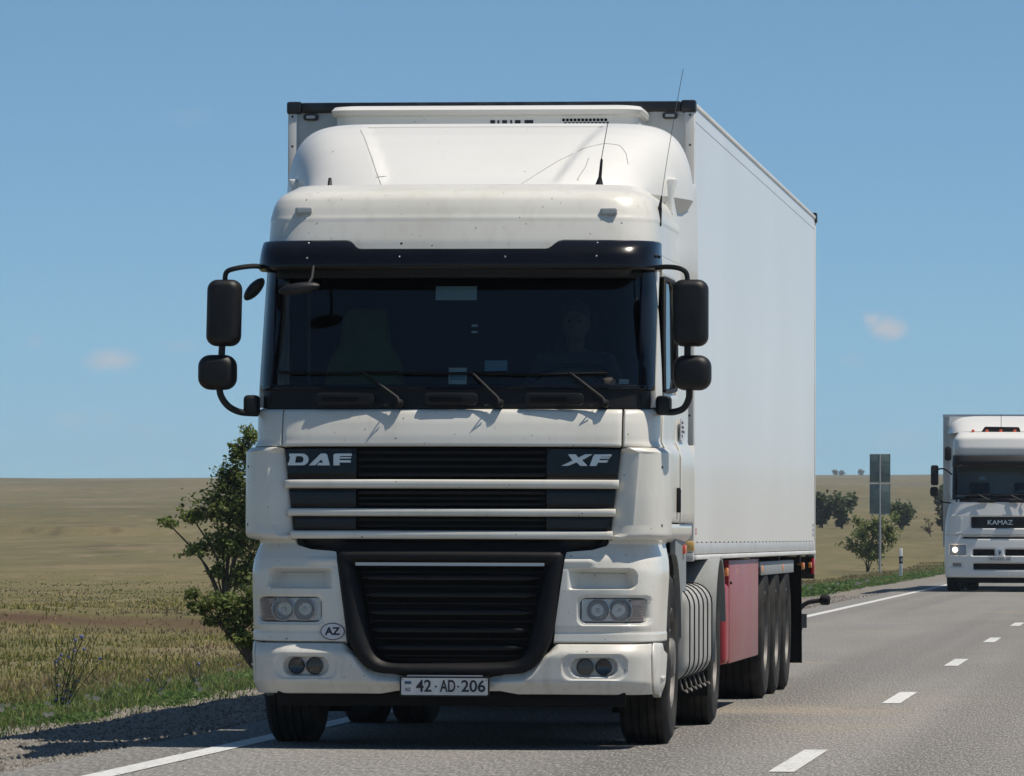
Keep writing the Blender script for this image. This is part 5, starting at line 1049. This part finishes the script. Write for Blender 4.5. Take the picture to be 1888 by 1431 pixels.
# ------------------------------------------------------------------ driver behind the wheel
def build_driver():
    root = empty('person', (0, 0, 0)); root.location = (-4.08*TS, 34.6*TS, CAM_H*(1-TS)); root.rotation_euler = (0, 0, rad(.6)); root.scale = (TS, TS, TS)
    tag(root, 'driver in grey shirt holding the steering wheel inside the large front truck', 'person')
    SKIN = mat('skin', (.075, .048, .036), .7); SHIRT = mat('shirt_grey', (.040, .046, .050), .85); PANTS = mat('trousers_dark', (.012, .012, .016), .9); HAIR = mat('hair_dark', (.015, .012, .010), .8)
    x = .62
    def rem(o, v):
        m = o.modifiers.new('remesh', 'REMESH'); m.mode = 'VOXEL'; m.voxel_size = v; m.use_smooth_shade = True
        s = o.modifiers.new('smooth', 'SMOOTH'); s.iterations = 3
    b = MB().tube([(x, 1.34, 1.80), (x, 1.36, 2.05), (x, 1.36, 2.28)], [.13, .13, .12], 16).tube([(x, 1.35, 2.28), (x, 1.33, 2.40)], .058, 12)
    b.sphere((x, 1.31, 2.50), .1, 20, (.84, .98, 1.14)).sphere((x, 1.25, 2.43), .06, 14, (.9, .8, .8)).sphere((x, 1.205, 2.485), .018, 8, (.8, 1.1, 1.6))
    for sg in (-1, 1):
        b.sphere((x+sg*.083, 1.32, 2.49), .022, 8, (.5, 1, 1.5))
        sh, el, wr = (x+sg*.19, 1.36, 2.26), (x+sg*.27, 1.18, 2.02), (x+.04+sg*.20, .97, 2.14)
        b.tube([(x, 1.36, 2.26), sh], .07, 12).tube([sh, el, wr], [.058, .045, .032], 12).sphere((wr[0], wr[1]-.03, wr[2]), .042, 12, (.8, 1.1, .7))
        for f in range(4):
            a = (wr[0]-sg*.012+sg*.016*(f-1.5), wr[1]-.05, wr[2]+.01); b.tube([a, (a[0], a[1]-.045, a[2]-.004), (a[0], a[1]-.055, a[2]-.035), (a[0], a[1]-.03, a[2]-.048)], [.010, .009, .008, .007], 8)
        b.tube([(wr[0]-sg*.03, wr[1]-.02, wr[2]), (wr[0]-sg*.055, wr[1]-.05, wr[2]+.01), (wr[0]-sg*.05, wr[1]-.075, wr[2])], [.012, .010, .008], 8)
        b.tube([(x+sg*.10, 1.32, 1.82), (x+sg*.15, .95, 1.84), (x+sg*.14, .85, 1.48)], [.085, .065, .045], 12).sphere((x+sg*.14, .80, 1.42), .05, 10, (.9, 2, .8))
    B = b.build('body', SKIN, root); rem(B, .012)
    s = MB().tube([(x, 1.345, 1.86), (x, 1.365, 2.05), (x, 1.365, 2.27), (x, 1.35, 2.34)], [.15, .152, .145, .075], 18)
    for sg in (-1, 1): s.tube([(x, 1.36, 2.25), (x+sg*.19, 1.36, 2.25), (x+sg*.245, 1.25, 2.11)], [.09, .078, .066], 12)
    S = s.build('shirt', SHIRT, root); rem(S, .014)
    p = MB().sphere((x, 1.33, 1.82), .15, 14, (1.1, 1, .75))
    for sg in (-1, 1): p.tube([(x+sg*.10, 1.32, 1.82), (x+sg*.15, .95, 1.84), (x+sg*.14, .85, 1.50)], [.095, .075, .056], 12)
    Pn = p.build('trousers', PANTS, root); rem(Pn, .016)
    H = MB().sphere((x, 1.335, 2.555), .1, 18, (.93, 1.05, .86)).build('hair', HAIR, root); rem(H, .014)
    for sg in (-1, 1): MB().sphere((x+sg*.034, 1.222, 2.505), .011, 8).build('eye', INK, root)
build_driver()

# ------------------------------------------------------------------ the second truck further back
KX, KY = -3.45, 134.0
KT = empty('truck_tractor', (KX, KY, 0))
tag(KT, 'smaller white truck tractor further back on the road, with lit headlight and dark windshield', 'truck')
def build_second():
    T = KT
    sk = Skin(prof=[(.3, .05), (.36, .0), (.8, .0), (1.1, .03), (1.25, .05), (1.7, .08), (2.05, .14), (2.9, .40), (3.05, .30), (3.2, .27), (3.45, .36), (3.55, .55), (3.58, .75)],
              hw=[(.3, 1.22), (.6, 1.245), (1.3, 1.24), (1.6, 1.22), (2.05, 1.12), (2.9, 1.10), (3.05, 1.07), (3.4, 1.06), (3.58, .95)])
    wrapy = lambda y: (lambda u, v, z: (2*u-1)*float(sk.sy(y, 1.5)))
    def bd(x, z, s):
        ax = np.abs(x); d = -.05*sstep(.01, -.02, sdrr(x, z, 0, .565, .62, .085, .05)); d -= .03*sstep(.01, -.02, sdrr(ax, z, .97, .60, .17, .06, .03)); d -= .03*sstep(.01, -.02, sdrr(ax, z, .94, .935, .20, .125, .03))
        d -= .05*sstep(.01, -.02, sdrr(ax, z, .36, .885, .26, .085, .03)); d -= .06*sstep(.01, -.02, sdrr(x, z, 0, 1.215, .85, .035, .02)); return d
    patch('bumper', sk, wrapy(.75), lin(.32, 1.265), 140, 80, WHITE_TOP, T, bd, thick=.03)
    def hd(x, z, s): return -.05*sstep(.015, -.02, sdrr(x, z, 0, 1.55, .66, .135, .05)) + .025*sstep(.02, -.02, np.abs(sdrr(np.abs(x), z, 1.03, 1.50, .16, .20, .06)))
    patch('front_panel', sk, wrapy(.75), lin(1.275, 2.06), 120, 60, WHITE_TOP, T, hd, thick=.03)
    gp = patch('badge_panel', sk, spanx(sk, -.645, .645), lin(1.425, 1.675), 20, 8, BLACK, T, off=-.035, thick=.01)
    text('badge_lettering', 'KAMAZ', LETTER, gp, (0, .085, 1.545), .105, .56, depth=.006, bold=.012)
    for sg in (-1, 1):
        patch('lower_grille', sk, spanx(sk, sg*.12, sg*.60), lin(.815, .955), 8, 6, BLACK_MATT, T, off=-.04, thick=.01)
        hl = patch('headlight', sk, lambda u, v, z, sg=sg: sg*sk.sx(.76+.37*u, z), lin(.825, 1.05), 12, 8, mat('far_lamp_grey', (.34, .34, .35), .25, metal=.3), T, off=-.02, thick=.01)
        patch('lamp_frame', sk, lambda u, v, z, sg=sg: sg*sk.sx(.745+.40*u, z), lin(.81, 1.065), 12, 8, BLACK, T, off=-.024, thick=.01)
        y = float(sk.pos(np.array([sk.sx(1.0, .94)]), np.array([.94]))[0][1])
        MB().lathe([(.055, .02), (.055, -.012), (.03, -.02), (.001, -.022)], (sg*1.0, y+.0, .94), (0, 1, 0), 16).build('lit_bulb', mat('lit_headlamp', (1, .9, .75), .3, emit=((1, .80, .55), 6.0)), hl)
        patch('fog_lamp', sk, lambda u, v, z, sg=sg: sg*sk.sx(.86+.20*u, z), lin(.565, .64), 8, 4, mat('far_fog', (.2, .2, .2), .2), T, off=-.02, thick=.01)
        MB().tube(smooth_path([(sg*1.08, .35, 2.62), (sg*1.25, .20, 2.74), (sg*1.40, .22, 2.72), (sg*1.45, .24, 2.60)], 4), .018, 6).build('mirror_arm', MIRROR_BLACK, T); MB().tube([(sg*1.45, .24, 2.3), (sg*1.45, .24, 2.02), (sg*1.1, .3, 1.98)], .018, 6).build('mirror_arm', MIRROR_BLACK, T)
        MB().prism(rrect(sg*1.46, 2.60, .085, .225, .05), .15, .30).build('main_mirror', MIRROR_BLACK, T, .03); MB().prism(rrect(sg*1.47, 2.235, .09, .105, .05), .15, .30).build('wide_angle_mirror', MIRROR_BLACK, T, .03)
        MB().prism(rrect(sg*1.16, 3.08, .075, .16, .06), .12, .26).build('kerb_mirror', MIRROR_BLACK, T, .03); MB().tube([(sg*.85, .3, 2.85), (sg*.88, .10, 2.80), (sg*.98, .08, 2.78)], .015, 6).build('mirror_arm', MIRROR_BLACK, T)
        patch('cab_side', sk, lambda u, v, z, sg=sg: sg*(float(sk.sy(.78, 1.5))+(float(sk.sy(2.25, 1.5))-float(sk.sy(.78, 1.5)))*u), lin(.95, 3.0), 12, 12, WHITE_TOP, T, thick=.02)
        patch('windshield_pillar', sk, lambda u, v, z, sg=sg: sg*(sk.sx(1.06, z)+(sk.sy(.80, z)-sk.sx(1.06, z))*u), lin(2.06, 3.0), 8, 10, WHITE_TOP, T, thick=.02)
        wheel(T, sg*1.215, 1.36, 'front'); wheel(T, sg*1.235, 5.1, 'rear', w=.29); wheel(T, sg*.91, 5.1, 'rear', w=.29, inner=True)
        MB().span((sg*.45, 2.0, .35), (sg*1.2, 4.0, .95)).build('fuel_tank', STEEL, T, .08)
        MB().span((sg*.34, 1, .7), (sg*.42, 5.9, .95)).build('frame_rail', CHASSIS, T)
    patch('lower_intake', sk, spanx(sk, -.60, .60), lin(.49, .64), 10, 4, BLACK_MATT, T, off=-.045, thick=.01)
    patch('grille_slot', sk, spanx(sk, -.84, .84), lin(1.188, 1.242), 10, 3, BLACK_MATT, T, off=-.055, thick=.01)
    em = MB().prism(rrect(0, .885, .06, .075, .02), -.01, .02).build('emblem_plate', LETTER, T, .006)
    shape2d('emblem', [[(-.022, -.05), (-.005, -.05), (.022, -.02), (.026, .03), (.010, .05), (.012, .02), (.002, -.01), (-.008, .02), (-.008, .05), (-.022, .04)]], INK, em, Matrix.Translation((0, -.014, .885)) @ FRONT, .003)
    npl = MB().prism(rrect(0, .74, .262, .058, .012), -.05, -.03).build('number_plate', PLATE, T, .004); text('plate_lettering', 'A913TE 30', INK, npl, (0, -.052, .74), .062, .46, depth=.001)
    patch('windshield', sk, spanx(sk, -1.08, 1.08), lin(2.04, 2.92), 20, 14, WINDSHIELD, T, off=-.008, thick=0, bev=0)
    patch('windshield_frame', sk, spanx(sk, -1.10, 1.10), lin(2.0, 2.08), 20, 3, BLACK, T, off=.004, thick=.02)
    for sg in (-1, 1): patch('windshield_frame', sk, lambda u, v, z, sg=sg: sg*sk.sx(1.0+.07*u, z), lin(2.05, 2.95), 4, 8, BLACK, T, off=.003, thick=.02)
    vs = Skin(prof=[(2.78, .16), (2.9, .14), (3.05, .24)], hw=[(2.7, 1.09), (3.1, 1.07)])
    patch('sun_visor', vs, lambda u, v, z: (2*u-1)*float(vs.sy(.7, 2.9)), lin(2.80, 3.045), 60, 8, BLACK, T, thick=.03)
    patch('roof_panel', sk, lambda u, v, z: (2*u-1)*float(sk.sy(2.3, 3.2)), lin(3.04, 3.58), 100, 24, WHITE_TOP, T, thick=.02, cap=True)
    # roof fairing with its dark slot
    n = 40; rings = []
    for t in np.linspace(0, 1, 14):
        hw = 1.02+.22*t**.7; h = .03+.37*(t**.75); y = .95+1.25*t
        rings.append([(hw*u, y+.25*abs(u)**4*(1-t), 3.56+h*max(0, 1-abs(u)**7)**.6) for u in np.linspace(-1, 1, n+1)])
    fa = MB().loft(rings, caps=False, closed=False).build('roof_fairing', WHITE_TOP, T, angle=60)
    MB().prism_x([(2.0, 2.2), (2.22, 2.2), (2.22, 3.95), (2.16, 3.95)], -1.2, 1.2).build('fairing_back', WHITE_TOP, fa)
    MB().loft([[(x, .86, z) for x, z in ((-.44, 3.585), (.44, 3.585), (.40, 3.69), (-.36, 3.70))], [(x, 1.3, z) for x, z in ((-.44, 3.585), (.44, 3.585), (.40, 3.69), (-.36, 3.70))]]).build('roof_slot', BLACK, T, .02)
    for x in (-.62, -.31, 0, .31, .62): MB().box((x, .72, 3.60), (.07, .08, .06)).build('roof_marker', ORANGE, T, .015)
    MB().tube([(0, .95, 3.6), (0, 1.0, 3.98)], .006, 6).build('roof_antenna', CHASSIS, T)
    MB().span((-1.08, .55, 1.9), (1.08, .6, 2.02)).build('dashboard', DASH, T); MB().span((-1.1, 2.2, 1.0), (1.1, 2.26, 3.5)).build('cab_rear_wall', INTERIOR, T); MB().span((-1.1, .4, .95), (1.1, 2.2, 1.0)).build('cab_floor', CHASSIS, T)
    MB().span((-1.05, .35, 1.0), (1.05, .42, 2.0)).build('dark_core', BLACK_MATT, T); MB().span((-.75, .17, .38), (.75, .3, 1.85)).build('crossmember', BLACK_MATT, T)
    MB().span((-1.0, .5, 3.0), (1.0, 2.2, 3.05)).build('headliner', INTERIOR, T); MB().span((-1.0, .12, .20), (1.0, .2, .335)).build('air_dam', BLACK_MATT, T)
    for sg in (-1, 1): MB().span((sg*1.02, .75, 1.0), (sg*1.05, 2.2, 3.0)).build('side_lining', INTERIOR, T)
    patch('windshield_card', sk, spanx(sk, -.47, -.33), lin(2.50, 2.58), 2, 2, PAPER_TEAL, T, off=-.02, thick=.001, bev=0); patch('windshield_card', sk, spanx(sk, -1.0, -.8), lin(2.12, 2.17), 2, 2, PAPER_TEAL, T, off=-.02, thick=.001, bev=0)
    for x0 in (-.25, .45):
        w_ = MB().tube([(x0, .06, 2.05), (x0-.22, .12, 2.16)], .016, 6).build('wiper', BLACK, T); MB().tube([(x0-.62, .14, 2.14), (x0+.05, .12, 2.17)], .012, 6).build('wiper_blade', BLACK, w_)
        MB().prism(rrect(x0-.05, 2.02, .20, .03, .02), .02, .08).build('grab_step', BLACK, T, .008)
    for sx_ in (-.5, .5): MB().box((sx_, 1.5, 2.0), (.45, .15, .9)).build('seat', SEATGREY, T, .05)
    a = Vector((0, -.45, .89)).normalized(); e1 = Vector((1, 0, 0)); e2 = a.cross(e1); MB().tube([Vector((.5, .9, 2.15))+(e1*math.cos(t)+e2*math.sin(t))*.23 for t in np.linspace(0, 2*math.pi, 25)], .018, 6, False).build('steering_wheel', PAPER_BLUE, T)
    # its trailer
    R = empty('box_trailer', (KX-.06, KY+2.75, 0)); tag(R, 'white box trailer coupled behind the smaller truck further back on the road', 'trailer')
    MB().span((-1.30, 0, 1.0), (1.30, .08, 3.98)).build('front_wall', REEFER_FRONT, R)
    MB().span((-1.31, -.02, 3.95), (1.31, .08, 4.01)).build('top_rail', RAIL, R)
    MB().prism(rrect(-1.14, 3.80, .06, .05, .02), -.03, .01).build('front_marker_lamp', POST_WHITE, R)
    MB().prism(rrect(1.14, 3.80, .06, .05, .02), -.03, .01).build('front_marker_lamp', POST_WHITE, R)
    for sg in (-1, 1):
        MB().span((sg*1.24, .08, 1.0), (sg*1.30, 13.5, 3.99)).build('side_wall', REEFER, R)
        for k in range(3): wheel(R, sg*1.275, 8.0+1.31*k, 'rear', w=.385)
        MB().span((sg*.45, .5, .8), (sg*.57, 13.3, 1.0)).build('chassis_beam', CHASSIS, R)
    MB().span((-1.24, .08, 3.95), (1.24, 13.5, 3.99)).build('roof', REEFER, R); MB().span((-1.24, .08, 1.0), (1.24, 13.5, 1.05)).build('floor', CHASSIS, R); MB().span((-1.24, 13.5, 1.0), (1.24, 13.55, 3.98)).build('rear_door', REEFER, R)
build_second()

# ------------------------------------------------------------------ air over the steppe
def build_haze():
    o = MB().span((-1700, -90, -3), (1700, 3080, 46)).build('haze', None, None, smooth=False); m = bpy.data.materials.new('haze_air'); m.use_nodes = True; t = m.node_tree; t.nodes.clear()
    v = N(t, 'ShaderNodeVolumePrincipled'); v.inputs['Color'].default_value = (.80, .88, 1, 1); v.inputs['Density'].default_value = .00016; v.inputs['Anisotropy'].default_value = .2
    out = N(t, 'ShaderNodeOutputMaterial'); t.links.new(v.outputs[0], out.inputs['Volume']); o.data.materials.append(m); stuff(o); tag(o, 'thin pale haze in the air over the steppe', 'haze')
build_haze()
